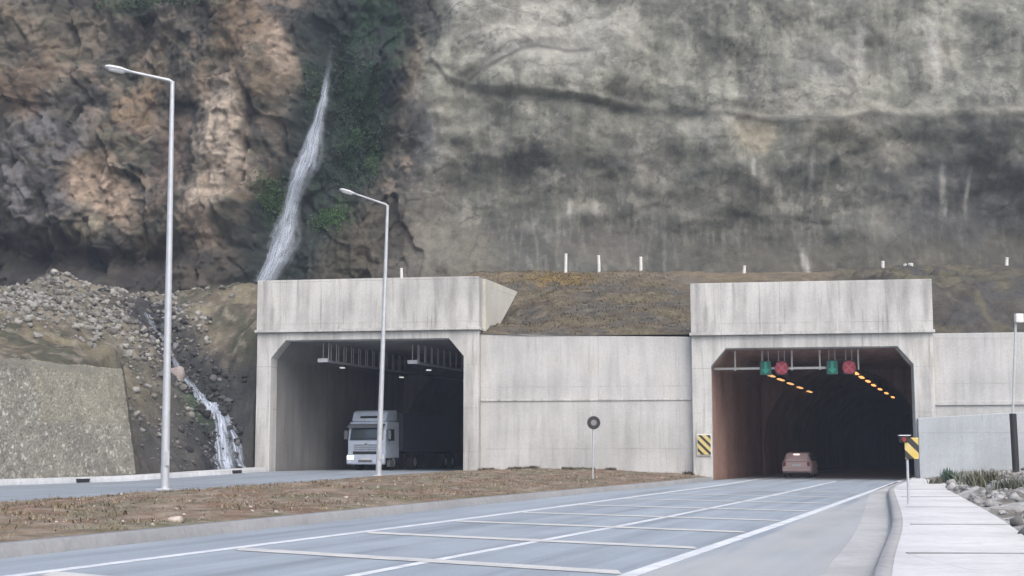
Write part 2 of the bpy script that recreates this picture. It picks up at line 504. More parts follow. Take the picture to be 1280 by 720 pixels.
# rough ground to the right of the pavement
nY, nU = 150, 60
Yg = np.linspace(10, 76, nY)[:, None]; U = np.linspace(0, 1, nU)[None, :]
xl = XkR(Yg) + .24 + pw * np.clip((73 - Yg) / 12, .15, 1) - .02; X = xl + U ** 1.3 * 34; Yg = np.broadcast_to(Yg, X.shape)
Zr = .17 + smooth(0, .25, U) * .25 + .28 * fbm(X * .45, Yg * .45, 5, 41) * smooth(0, .05, U) + .1 * fbm(X * 2, Yg * 2, 3, 43) * smooth(0, .03, U)
n2 = fbm(X * .8, Yg * .8, 5, 44)
C = np.array([.17, .16, .14]) + (np.array([.34, .34, .33]) - np.array([.17, .16, .14])) * smooth(-.2, .4, n2)[..., None]
RG = (X, Yg, Zr)
struct(mesh_np('rough_ground', np.stack([X, Yg, Zr], -1).reshape(-1, 3), grid_faces(nY, nU), M['soil'], col=C.reshape(-1, 3)), label='stony ground beside the pavement')
def zrg(x, Y):
    j = int(np.clip((Y - 10) / 66 * 149, 0, 149)); a = RG[0][j]
    return float(np.interp(x, a, RG[2][j]))

# ------------------------------------------------------------------ cliff
def cliff_layout(X, Z):
    return proj(X, 100.5 + 0 * X, Z)

GPV = [0, 65, 110, 150, 195, 235, 265, 300, 345, 420]
GPU = [420, 414, 409, 400, 388, 371, 360, 352, 338, 318]
def ledge(pu): return np.interp(pu, [520, 560, 640, 740, 850, 950, 1000, 1045, 1085, 1160, 1280, 1500], [60, 108, 122, 128, 139, 146, 148, 151, 143, 150, 156, 160])
def cliff_Y(X, Z):
    pu, pv = cliff_layout(X, Z)
    wx = fbm(X * .12, Z * .12, 4, 101) * 22; wy = fbm(X * .12 + 40, Z * .12, 4, 102) * 22
    qu, qv = pu + wx, pv + wy
    right = smooth(470, 560, qu - (260 - qv) * .15)
    Y = 98 + .13 * (Z - 13) + 2.2 * fbm(X * .06, Z * .06, 3, 60)
    # sprayed concrete on the right: smooth and undulating
    yr = .8 * fbm(X * .10, Z * .15, 3, 61) + .16 * fbm(X * .5, Z * .45, 3, 62) + .05 * ridged(X * .8, Z * .8, 3, 63)
    up = smooth(5, -5, pv + wy * .25 - ledge(pu))
    yr = yr + up * np.interp(pu, [560, 740, 860, 1000, 1100, 1300], [-.4, -.6, -.1, .8, .3, -.3])
    yr = yr + .25 * smooth(10, -10, pv + wy * 1.1 - 205) * smooth(-.2, .3, fbm(X * .12, Z * .12, 3, 66)) - .14 * smooth(8, -8, pv + wy * 1.3 - 262) + 1.2 * np.exp(-((pv - 270) / 60) ** 2) - 1.4 * np.exp(-((qu - 505 - (300 - qv) * .28) / 38) ** 2)
    # diagonal groove in the upper left of the concrete
    gl = np.interp(pu, [575, 600, 650, 700, 760], [112, 92, 66, 58, 62])
    yr = yr + .45 * np.exp(-((pv + wy * .4 - gl) / 9) ** 2) * smooth(570, 590, pu) * smooth(770, 700, pu)
    # broken rock on the left
    f1, e1 = facets(X * .30 + fbm(X * .3, Z * .3, 3, 71) * .25, Z * .15, 72)
    f2, e2 = facets(X * .9, Z * .55, 75)
    f3, e3 = facets(X * 2.1, Z * 1.8, 78)
    yl = .75 * f1 + .30 * f2 + .12 * f3 + .9 * fbm(X * .12, Z * .1, 4, 79) + .25 * ridged(X * .9, Z * .6, 4, 80)
    yl = yl - 2.0 * np.exp(-((qu - 285 - (qv - 210) * -.12) / 38) ** 2) * smooth(20, 110, qv) * smooth(330, 280, qv)
    yl = yl + 3.2 * np.exp(-((qv - 325) / 30) ** 2) * smooth(270, 200, qu)
    yl = yl - 1.5 * np.exp(-((qv - 215) / 70) ** 2) * smooth(140, 70, qu)
    Y = Y + yr * right + yl * (1 - right)
    gx = np.interp(pv, GPV, GPU)
    gd = pu + wx * .5 - gx
    Y = Y + 4.2 * np.exp(-(np.where(gd > 0, gd / 75, gd / 42)) ** 2) * smooth(-60, 60, pv)
    return Y
def cliff_color(X, Z):
    pu, pv = cliff_layout(X, Z)
    wx = fbm(X * .2, Z * .2, 6, 111) * 20; wy = fbm(X * .2 + 30, Z * .2, 6, 112) * 20
    qu, qv = pu + wx, pv + wy
    right = smooth(480, 540, qu - (260 - qv) * .12)[..., None]
    n = [fbm(X * s, Z * s * a, 6, sd, .55) for s, a, sd in ((.16, 1, 121), (.5, 1, 122), (1.6, 1, 123), (.9, .14, 124), (2.6, .12, 125), (.3, .8, 126))]
    col = lambda *c: srgb(c)
    def ap(C, c, w): return C + (col(*c) - C) * np.clip(w, 0, 1)[..., None]
    def blob(u, v, a, b, tilt=0): 
        du = qu - u - (qv - v) * tilt
        return smooth(1.25, .55, np.sqrt((du / a) ** 2 + ((qv - v) / b) ** 2))
    # right side
    A = np.ones(X.shape + (1,)) * col(130, 132, 121)
    A = ap(A, (150, 151, 140), smooth(.05, .35, n[0] + .3 * n[1]))
    A = ap(A, (110, 111, 104), smooth(.1, .42, -n[0] + .35 * n[1]) * .8)
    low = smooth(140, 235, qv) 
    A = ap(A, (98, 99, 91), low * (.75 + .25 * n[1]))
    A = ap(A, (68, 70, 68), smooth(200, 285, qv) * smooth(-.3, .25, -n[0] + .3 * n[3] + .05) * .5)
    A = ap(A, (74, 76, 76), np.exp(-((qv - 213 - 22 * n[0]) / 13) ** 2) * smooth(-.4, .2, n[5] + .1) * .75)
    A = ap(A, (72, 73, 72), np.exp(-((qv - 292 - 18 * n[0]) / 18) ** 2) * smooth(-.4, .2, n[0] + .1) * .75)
    A = ap(A, (140, 138, 128), smooth(.10, .2, n[1] + .25 * n[3]) * np.exp(-((qv - 252) / 22) ** 2) * .6)
    A = ap(A, (138, 137, 128), smooth(.16, .40, n[1] + .4 * n[3] - .1) * smooth(330, 230, qv) * smooth(120, 180, qv) * .75)
    A = ap(A, (140, 139, 132), smooth(.22, .5, n[4]) * smooth(170, 240, qv) * .4)
    A = ap(A, (90, 90, 88), smooth(.1, .45, n[3]) * .35)
    A = ap(A, (152, 153, 143), smooth(.15, .5, -n[3]) * smooth(190, 120, qv) * .5)
    A = ap(A, (88, 84, 72), smooth(270, 330, qv) * smooth(820, 900, qu) * .6)
    for (u, v, a, b, c, w) in ((690, 40, 120, 48, (172, 172, 165), .8), (600, 30, 40, 40, (172, 172, 164), .7), (935, 165, 32, 22, (158, 150, 130), .85),
                            (1050, 168, 48, 20, (152, 149, 134), .7), (530, 172, 17, 48, (163, 163, 163), .8), (1020, 130, 90, 15, (172, 171, 160), .6),
                            (1170, 70, 18, 60, (166, 163, 152), .6), (1110, 185, 40, 30, (134, 131, 120), .5), (1030, 75, 45, 40, (112, 113, 112), .7), (820, 200, 40, 40, (150, 148, 138), .6), (860, 255, 50, 25, (132, 131, 122), .6), (560, 320, 80, 40, (120, 116, 104), .7),
                            (530, 260, 40, 90, (126, 123, 113), .6), (700, 95, 60, 14, (150, 150, 143), .6), (1190, 250, 100, 60, (78, 79, 84), .6), (760, 310, 60, 30, (112, 108, 100), .5)):
        A = ap(A, c, blob(u, v, a, b) * w)
    for (u, v, wd, hh) in ((1173, 243, 3.5, 26), (1178, 262, 3, 10), (937, 215, 3, 16), (1012, 222, 3, 16), (712, 262, 3, 11), (1206, 245, 2.5, 20), (998, 325, 3, 16), (1003, 340, 3, 20), (745, 258, 4, 8), (1075, 60, 6, 30), (1168, 60, 6, 40)):
        A = ap(A, (176, 176, 172), np.exp(-((pu + wx * .08 - u) / wd) ** 2 - ((pv - v) / hh) ** 2) * .85)
    cr = np.abs(vn(X * .22 + .6 * n[1], Z * .3 + .5 * n[1], 131)); A = ap(A, (74, 74, 72), smooth(.022, .006, cr) * smooth(-.1, .3, n[5]) * .75)
    cr = np.abs(vn(X * .5 + .4 * n[1], Z * .16 + .3 * n[1], 133)); A = ap(A, (82, 82, 80), smooth(.02, .005, cr) * smooth(.0, .3, -n[0]) * .6)
    bd = np.abs(vn(X * .05 + 3, Z * .42 + .5 * n[0], 135)); A = ap(A, (86, 86, 82), smooth(.035, .01, bd) * .45)
    A = ap(A, (164, 163, 154), smooth(.34, .42, n[1] + .15 * n[2]) * smooth(250, 120, qv) * .35)
    A = ap(A, (74, 74, 72), smooth(.34, .5, -n[1] + .15 * n[2]) * .3)
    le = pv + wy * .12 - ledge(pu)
    A = ap(A, (70, 70, 68), np.exp(-((le - 5) / 4.5) ** 2) * smooth(560, 640, pu) * .55)  # shadow below the ledge lip, painted as a dark line
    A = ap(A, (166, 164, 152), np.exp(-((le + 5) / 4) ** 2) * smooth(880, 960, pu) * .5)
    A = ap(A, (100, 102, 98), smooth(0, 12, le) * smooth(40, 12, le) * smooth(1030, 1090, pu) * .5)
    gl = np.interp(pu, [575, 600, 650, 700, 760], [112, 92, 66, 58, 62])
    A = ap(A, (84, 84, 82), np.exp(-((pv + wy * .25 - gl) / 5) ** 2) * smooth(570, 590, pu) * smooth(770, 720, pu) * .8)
    # left side
    B = np.ones(X.shape + (1,)) * col(108, 103, 92)
    B = ap(B, (122, 106, 84), smooth(.0, .35, n[0] + .3 * n[1]) * .8)
    B = ap(B, (82, 80, 78), smooth(.0, .35, -n[0] + .5 * n[1]))
    B = ap(B, (98, 98, 84), smooth(.05, .4, n[5]) * .6)
    B = ap(B, (146, 130, 116), smooth(.2, .5, n[1]) * .7)
    B = ap(B, (62, 60, 58), smooth(.14, .4, -n[1] + .2 * n[2]) * .75)
    B = ap(B, (108, 108, 112), blob(45, 215, 80, 95) * smooth(-.15, .25, n[1] + .4 * n[2]) * .9)
    B = ap(B, (66, 66, 70), blob(45, 225, 85, 90) * smooth(-.1, .2, -n[1]) * .8)
    for (u, v, a, b, ti, c, w) in ((282, 190, 34, 95, -.12, (182, 166, 150), 1), (262, 285, 22, 30, 0, (176, 156, 140), .95), (345, 55, 30, 45, .35, (180, 160, 142), .9),
                               (135, 240, 38, 48, .2, (168, 146, 126), .9), (170, 130, 25, 30, 0, (142, 118, 92), .6), (110, 290, 14, 18, 0, (166, 156, 134), .7),
                               (30, 110, 50, 40, 0, (130, 106, 84), .6), (215, 200, 26, 60, 0, (118, 96, 86), .6), (300, 30, 40, 40, 0, (126, 104, 78), .6), (60, 45, 90, 40, 0, (112, 104, 90), .5), (180, 25, 60, 40, 0, (92, 90, 88), .6), (150, 5, 45, 12, 0, (72, 90, 66), .7)):
        B = ap(B, c, blob(u, v, a, b, ti) * w * (.9 + .5 * n[2]))
    B = ap(B, (58, 57, 58), smooth(290, 320, qv) * smooth(280, 200, qu) * .85)  # wet rock, with the overhang's shade painted into the recess
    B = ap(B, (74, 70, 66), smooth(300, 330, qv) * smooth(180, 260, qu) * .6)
    C = B + (A - B) * right
    gx = np.interp(pv, GPV, GPU); gd = pu + wx * .6 - gx
    wet = np.where(gd > 0, smooth(118, 66, gd), smooth(-66, -22, gd)) * smooth(-140, -30, pv + wy)
    C = ap(C, (47, 60, 60), wet * .95)
    C = ap(C, (38, 66, 47), wet * smooth(-.15, .3, n[1] + .4 * n[3]) * smooth(4, 20, gd) * smooth(270, 200, qv) * .95)
    C = ap(C, (84, 80, 68), smooth(225, 290, qv) * smooth(30, 70, gd) * smooth(150, 100, gd) * .8)
    for (u, v, a, b) in ((440, 150, 26, 70), (463, 185, 10, 30), (338, 245, 18, 26), (412, 268, 26, 17), (385, 95, 10, 30)):
        C = ap(C, (66, 104, 60), blob(u, v, a, b) * smooth(-.3, .25, n[1]) * .85)
    C = C * (1 + .17 * np.clip(n[2], -1, 1) + .06 * np.clip(n[1], -1, 1))[..., None]
    g_ = C.mean(-1, keepdims=True); C = g_ + (C - g_) * (.80 - .02 * right)
    return np.clip(C * np.array([.77, .775, .755]) * (1 - .10 * (1 - right)), .015, .8)

xs = np.concatenate([np.arange(-75, -40, .5), np.arange(-40, 40, .1), np.arange(40, 75, .5)])
zs = np.concatenate([np.arange(8.3, 36, .1), np.arange(36, 54, .6)])
Xc, Zc = np.meshgrid(xs, zs)
Yc = cliff_Y(Xc, Zc)
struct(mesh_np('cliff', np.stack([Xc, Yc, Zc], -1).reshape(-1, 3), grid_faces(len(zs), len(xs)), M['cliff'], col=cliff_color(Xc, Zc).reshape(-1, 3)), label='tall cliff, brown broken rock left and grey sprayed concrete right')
# plateau behind the cliff top
m = MB(); m.add([(-75, 103, 53.2), (75, 103, 53.2), (75, 300, 56), (-75, 300, 56)], [(0, 1, 2, 3)])
struct(m.build('plateau', M['ground']), label='ground above the cliff')

# ------------------------------------------------------------------ embankment above the walls
xs = np.concatenate([np.arange(-14.35, 27, .16), np.arange(27, 70, .5)])
ss = np.linspace(0, 1, 130)
Xe = np.broadcast_to(xs[None, :], (len(ss), len(xs))); Se = np.broadcast_to(ss[:, None], Xe.shape)
Y0 = Yf(Xe) + .5; Y1 = 102.0
Ye = Y0 + (Y1 - Y0) * Se
mid_z = np.interp(Ye, [60, 78, 87, 94.5, 97, 110], [7.0, 7.95, 11.0, 13.55, 13.9, 14.3])
right_z = np.interp(Ye - Y0, [0, .6, 4.5, 9, 20, 30], [7.45, 7.6, 10.25, 11.9, 13.6, 14.0])
left_z = np.interp(Ye, [78, 82, 90, 97, 110], [8.2, 9.4, 11.2, 12.0, 12.2])
wl = smooth(-2, -8, Xe); wr = smooth(20.5, 23, Xe)
Ze = mid_z * (1 - wl) * (1 - wr) + right_z * wr + left_z * wl
Ze = Ze - .45 * smooth(3.0, .6, Xe) * smooth(-6, -3, Xe) * smooth(80, 82, Ye) * smooth(92, 87, Ye)
rough = smooth(0, .06, Se)
Ze = Ze + rough * (.16 * fbm(Xe * .3, Ye * .3, 4, 201) + .07 * fbm(Xe * 1.3, Ye * 1.3, 4, 202)) + rough * wr * .5 * ridged(Xe * .5, Ye * .4, 3, 203)
n1 = fbm(Xe * .25, Ye * .35, 5, 211); n2 = fbm(Xe * 1.2, Ye * 1.2, 4, 212)
C = np.ones(Xe.shape + (1,)) * srgb((90, 82, 70))
C = C + (srgb((96, 90, 72)) - C) * smooth(.0, .4, n1)[..., None]
C = C + (srgb((84, 82, 76)) - C) * smooth(.0, .4, -n1)[..., None]
C = C + (srgb((120, 112, 94)) - C) * (smooth(.25, .5, n2) * .5)[..., None]
crest = smooth(90, 95, Ye) * smooth(99, 95, Ye)
C = C + (srgb((124, 112, 94)) - C) * (crest * .5)[..., None]
yb = np.exp(-((Xe - 3.0) / 1.9) ** 2 - ((Ye - 92.5) / 2.2) ** 2)
C = C + (srgb((142, 118, 62)) - C) * (yb * .7 * smooth(-.2, .3, n2))[..., None]
dk = wr * smooth(-.2, .3, fbm(Xe * .7, Ye * .15, 4, 214))
C = C + (srgb((66, 66, 66)) - C) * (wr * .75)[..., None]
C = C + (srgb((96, 92, 74)) - C) * (dk * .7)[..., None]
EMB = (xs, Y0[0], Y1, Ze)
struct(mesh_np('embankment', np.stack([Xe, Ye, Ze], -1).reshape(-1, 3), grid_faces(len(ss), len(xs)), M['soil'], col=C.reshape(-1, 3)), label='brown earth slope above the concrete wall')
def zemb(x, Y):
    i = int(np.clip(np.searchsorted(xs, x), 0, len(xs) - 1)); y0 = 77.6 - .166 * x + .5
    return float(np.interp((Y - y0) / (Y1 - y0), ss, EMB[3][:, i]))

# ------------------------------------------------------------------ hillside left of the portals
WD = np.array([math.sin(R(17.5)), math.cos(R(17.5))])     # along the stone wall
WN = np.array([-WD[1], WD[0]])                             # away from the road
WE = np.array([-18.05, 68.3])                              # its right-hand foot
WH = 5.5
ctrl = []
for tt in (0, 5, 10, 16, 22, 30, 40):
    p = WE - WD * tt + WN * 1.5; ctrl.append((p[0], p[1], WH + .1))
    p = WE - WD * tt + WN * 0.9; ctrl.append((p[0], p[1], WH - .12))
for (a, b, Y) in ((100, 430, 72.5), (20, 428, 68), (30, 402, 75), (-40, 395, 74), (120, 410, 77), (0, 378, 81), (70, 347, 85), (35, 362, 83.5), (130, 361, 86), (195, 388, 85), (213, 412, 83.5), (250, 368, 88), (320, 354, 90),
                  (260, 424, 84), (312, 470, 81.5), (300, 430, 83), (236, 475, 81), (200, 455, 79), (214, 520, 76.3), (200, 560, 72.6), (255, 545, 77.6), (276, 520, 79.2), (300, 540, 79.8)):
    ctrl.append(px(a, b, Y))
for k_, z_ in ((0, .25), (.7, 1.2), (1.4, 3.0), (2.0, 4.3), (3.0, 4.7)):
    p = WE + WD * .5 + WN * k_; ctrl.append((p[0], p[1], z_))
    p = WE + WD * 1.8 + WN * k_; ctrl.append((p[0], p[1], z_ * .85))
for (x, y, z) in ((-17.6, 69.6, .35), (-16.6, 73, .4), (-15.6, 76.5, .45), (-14.7, 79.2, .5), (-60, 60, 9), (-60, 85, 12), (-45, 80, 11), (-45, 98, 13), (-36, 92, 11), (-36, 100, 12), (-28, 97, 11.2),
                (-26, 91, 10.8), (-20, 99, 12), (-13, 99, 12.2), (-13, 93, 11.6), (-13, 85, 10.0), (-13.4, 80.5, 7.2), (-50, 40, 6.5)):
    ctrl.append((x, y, z))
ctrl = np.array(ctrl)
def tps(r2): return -np.sqrt(r2 + .04)
P = ctrl[:, :2]
K = tps(((P[:, None] - P[None]) ** 2).sum(-1)) + np.eye(len(P)) * -.0
A_ = np.zeros((len(P) + 3,) * 2); A_[:-3, :-3] = K; A_[:-3, -3] = 1; A_[:-3, -2:] = P; A_[-3, :-3] = 1; A_[-2:, :-3] = P.T
sol = np.linalg.solve(A_, np.concatenate([ctrl[:, 2], [0, 0, 0]]))
def hill_base(x, y):
    x = np.asarray(x, float); y = np.asarray(y, float); out = sol[-3] + sol[-2] * x + sol[-1] * y
    for i in range(len(P)): out = out + sol[i] * tps((x - P[i, 0]) ** 2 + (y - P[i, 1]) ** 2)
    return out
STREAM = [px(a, b, Y)[:2] for a, b, Y in ((182, 398, 85), (196, 420, 83.3), (212, 440, 82.3), (232, 468, 81.2), (250, 488, 80.4), (262, 505, 79.9), (272, 530, 78.9), (281, 560, 77.4), (285, 580, 76.6))]
STREAM = np.array(STREAM)
def sdist(x, y):
    d = np.full(np.shape(x), 1e9)
    for a, b in zip(STREAM[:-1], STREAM[1:]):
        v = b - a; t = np.clip(((x - a[0]) * v[0] + (y - a[1]) * v[1]) / (v @ v), 0, 1)
        d = np.minimum(d, np.hypot(x - a[0] - t * v[0], y - a[1] - t * v[1]))
    return d
def hill(x, y):
    d = sdist(x, y)
    z = hill_base(x, y)
    f2, e2 = facets(np.asarray(x) * .8, np.asarray(y) * .8, 303)
    return z - .55 * np.exp(-(d / .9) ** 2) + .30 * fbm(x * .5, y * .5, 5, 301) + .16 * ridged(x * 1.3, y * 1.3, 3, 302) * smooth(0, 2, np.asarray(y) - 66) + .28 * f2 * np.exp(-(d / 3) ** 2)
foot = np.array([[-75, 20], WE - WD * 40 + WN * 1.0, WE - WD * .2 + WN * 1.0, WE + WD * .1 + WN * .05, [-17.15, 71.0], [-16.1, 75.3], [-15.25, 79.2], [-14.65, 80.1], [-14.4, 81.3], [-13.4, 81.6]])
xs_h = np.concatenate([np.arange(-75, -42, .6), np.arange(-42, -13.5, .13)]); ys_h = np.concatenate([np.arange(20, 58, .6), np.arange(58, 104.5, .14)])
Xh, Yh = np.meshgrid(xs_h, ys_h)
Zh = hill(Xh, Yh)
n1 = fbm(Xh * .3, Yh * .3, 5, 311); n2 = fbm(Xh * 1.4, Yh * 1.4, 4, 312)
C = np.ones(Xh.shape + (1,)) * srgb((92, 86, 74))
C = C + (srgb((108, 102, 84)) - C) * smooth(0, .4, n1)[..., None]
C = C + (srgb((74, 74, 62)) - C) * smooth(0, .4, -n1)[..., None]
C = C + (srgb((128, 122, 110)) - C) * (smooth(.2, .5, n2) * .6)[..., None]
rubm = smooth(9, 5, np.hypot((Xh + 27) / 1.25, (Yh - 82)))
C = C + (srgb((124, 119, 108)) - C) * (rubm * (.6 + .4 * n2))[..., None]
hf = grid_faces(len(ys_h), len(xs_h)); fc = np.stack([Xh.ravel(), Yh.ravel()], -1)[hf].mean(1)
ins = (Yh > np.interp(Xh, foot[:, 0], foot[:, 1])).ravel()
hf = hf[ins[hf].any(1)]
Zh = np.where(ins.reshape(Zh.shape), Zh, np.minimum(Zh, -.3))      # the cut edge turns down into the ground
d = sdist(Xh, Yh)
lowz = smooth(8.0, 5.5, Zh) * smooth(-21, -18, Xh)
C = C + (srgb((60, 61, 63)) - C) * (lowz * .8)[..., None]
C = C + (srgb((44, 46, 50)) - C) * (smooth(3.0, .9, d + n2 * .8) * .9)[..., None]
C = C + (srgb((60, 84, 52)) - C) * (np.exp(-((Xh + 17.6) / .9) ** 2 - ((Yh - 79.3) / 1.2) ** 2) * .7)[..., None]
struct(mesh_np('hillside', np.stack([Xh, Yh, Zh], -1).reshape(-1, 3), hf, M['soil'], col=C.reshape(-1, 3)), label='rubble covered hillside left of the portals')

# ------------------------------------------------------------------ rocks
def hull_rock(n):
    import bmesh
    bm = bmesh.new()
    d = rng.normal(size=(n, 3)); d /= np.linalg.norm(d, axis=1)[:, None]; d *= rng.uniform(.75, 1.1, (n, 1)) * np.array(rng.uniform(.65, 1.2, 3))
    for p in d: bm.verts.new(p)
    g_ = bmesh.ops.convex_hull(bm, input=bm.verts)
    bmesh.ops.delete(bm, geom=[e for e in g_['geom_interior'] if isinstance(e, bmesh.types.BMVert)], context='VERTS')
    bmesh.ops.triangulate(bm, faces=bm.faces); bm.verts.index_update()
    v = np.array([p.co[:] for p in bm.verts]); f = np.array([[q.index for q in p.verts] for p in bm.faces]); bm.free(); return v, f
ROCKS = [hull_rock(k) for k in (10, 11, 12, 13, 14, 15, 16, 12, 11, 14)]
def rand_rot():
    q = rng.normal(size=4); q /= np.linalg.norm(q); w, x, y, z = q
    return np.array([[1-2*(y*y+z*z), 2*(x*y-z*w), 2*(x*z+y*w)], [2*(x*y+z*w), 1-2*(x*x+z*z), 2*(y*z-x*w)], [2*(x*z-y*w), 2*(y*z+x*w), 1-2*(x*x+y*y)]])
def scatter_rocks(name, pts, sizes, cols, label):
    V = []; Fc = []; Cc = []; b = 0
    for p, s, c in zip(pts, sizes, cols):
        rv, rf = ROCKS[rng.integers(10)]; v = (rv * s) @ rand_rot().T; v[:, 2] *= .8; v += p
        V.append(v); Fc.append(rf + b); b += len(v); Cc.append(np.tile(c, (len(v), 1)))
    return struct(mesh_np(name, np.concatenate(V), np.concatenate(Fc), M['rock'], col=np.concatenate(Cc), smooth_=False), 'stuff', label)
# rubble on the mound
def on_hill(xy, sizes, sink):
    xy = np.array(xy); z = hill(xy[:, 0], xy[:, 1]) + np.array(sizes) * sink
    return np.concatenate([xy, z[:, None]], 1)
pts = []; sz = []; cc = []
while len(pts) < 9000:
    x, y = rng.normal(-27, 6.5), rng.normal(81.5, 4.5)
    if y < 70 or x > -17.5 or y > 92 or x < -46: continue
    if rng.random() < .6 and abs(vn(np.array([x * .3]), np.array([y * .3]), 5)[0]) > .16: continue
    s_ = .04 + .30 * rng.random() ** 7
    pts.append((x, y)); sz.append(s_); g_ = rng.uniform(.10, .27) * (1.15 if s_ > .15 else 1); cc.append((g_, g_ * .975, g_ * .9))
scatter_rocks('rubble', on_hill(pts, sz, .2), sz, cc, 'pale broken stones spilling down the mound')
# wet stones by the cascade
pts = []; sz = []; cc = []
for i in range(1100):
    k = rng.uniform(0, len(STREAM) - 1.01); j = int(k); p = STREAM[j] + (STREAM[j+1] - STREAM[j]) * (k - j)
    x, y = p[0] + rng.normal(0, 1.0) + .3, p[1] + rng.normal(0, .8)
    if y < np.interp(x, foot[:, 0], foot[:, 1]) + .3 or x > -14.9: continue
    s_ = .05 + .30 * rng.random() ** 3.5
    if sdist(np.array([x]), np.array([y]))[0] < .4: s_ *= .55
    pts.append((x, y)); sz.append(s_); g_ = rng.choice([.03, .05, .09, .16], p=[.4, .32, .2, .08]); cc.append((g_, g_ * 1.02, g_ * 1.08))
scatter_rocks('wet_rubble', on_hill(pts, sz, .1), sz, cc, 'dark wet stones beside the cascade')
pts = []; sz = []; cc = []
for i in range(900):
    x, y = rng.uniform(-21, -15.1), rng.uniform(69.5, 80)
    if y < np.interp(x, foot[:, 0], foot[:, 1]) + .2: continue
    s_ = .03 + .16 * rng.random() ** 4; pts.append((x, y)); sz.append(s_); g_ = rng.uniform(.07, .18); cc.append((g_, g_ * .98, g_ * .93))
scatter_rocks('scree', on_hill(pts, sz, .1), sz, cc, 'grey scree between the stone wall and the portal')
# rubble beside the pavement
pts = []; sz = []; cc = []
for i in range(1800):
    Y = rng.uniform(20, 72); x = float(XkR(Y)) + 2.2 + abs(rng.normal(0, 5.0))
    if x > Y * .37 + 4 or Y > Yf(x) - 1.5: continue
    s = .04 + .20 * rng.random() ** 3.5; pts.append((x, Y, zrg(x, Y) + s * .15)); sz.append(s); g_ = rng.uniform(.12, .42); cc.append((g_, g_ * 1.0, g_ * .98))
scatter_rocks('rubble', pts, sz, cc, 'broken stones lying beside the pavement')
# stones on the median
pts = []; sz = []; cc = []
for i in range(2600):
    Y = 14 + 62 * rng.random() ** 1.3; a, b = float(XnL(Y)), float(XkL(Y)) - .5; x = rng.uniform(max(a, b - 11), b)
    s = .012 + .05 * rng.random() ** 4; pts.append((x, Y, zmed(x, Y) + s * .2)); sz.append(s); g_ = rng.uniform(.15, .5); cc.append((g_, g_ * .9, g_ * .78))
scatter_rocks('gravel', pts, sz, cc, 'small stones lying on the median')

def boulder(name, label, loc, size, col, seed):
    rv, IF = hull_rock(34); v = rv * np.array(size); v = v + np.array((0, 0, size[2] * .35))
    c = np.tile(col, (len(v), 1))
    o = mesh_np(name, v, IF, M['rock'], col=c, smooth_=False); o.location = loc
    return tag(o, label, 'boulder')
p = px(221, 471, 80.0); zb = float(hill(np.array([p[0]]), np.array([p[1]]))[0])
boulder('boulder', 'large smooth pinkish boulder beside the upper cascade', (p[0], p[1] - .2, zb - .15), (.62, .55, .58), (.30, .26, .25), 1)
x, Y = px(218, 664, 25.0)[0], 25.0
boulder('boulder', 'pale flat stone on the earth median near the kerb', (x, Y, zmed(x, Y) - .02), (.19, .15, .11), (.48, .42, .36), 3)
x, Y = px(60, 640, 33.0)[0], 33.0
boulder('boulder', 'large pale boulder at the mound top', (*px(68, 346, 85.0)[:2], float(hill(np.array([px(68, 346, 85.0)[0]]), np.array([85.0]))[0])), (.36, .34, .32), (.36, .35, .32), 5)

# ------------------------------------------------------------------ waterfall and cascade
def water(name, density):
    t = NT(name)
    u = t.n('ShaderNodeUVMap'); mp = t.n('ShaderNodeMapping'); mp.inputs['Scale'].default_value = (9, .55, 1); t.l(u.outputs[0], mp.inputs[0])
    n = t.noise(mp.outputs[0], 1.0, 7, .62, .4)
    mp2 = t.n('ShaderNodeMapping'); mp2.inputs['Scale'].default_value = (1, 1, 1); t.l(u.outputs[0], mp2.inputs[0])
    sp = t.n('ShaderNodeSeparateXYZ'); t.l(mp2.outputs[0], sp.inputs[0])
    e = t.math('ABSOLUTE', t.math('MULTIPLY_ADD', sp.outputs[0], 2.0, -1.0))
    edge = t.ramp(e, [(.35, 1), (1.0, 0)])
    a = t.math('MULTIPLY', t.ramp(n, [(.36, 0), (.72, density)]), edge)
    vc = t.n('ShaderNodeVertexColor'); vc.layer_name = 'tint'
    a = t.math('MULTIPLY', a, vc.outputs[0])
    t.l(a, t.b.inputs['Alpha'])
    t.bump(n, .4, .1)
    return t.out((.62, .70, .84), .35, 0, .5)
M['fall'] = water('falling_water', .62)
M['casc'] = water('cascade_water', .85)
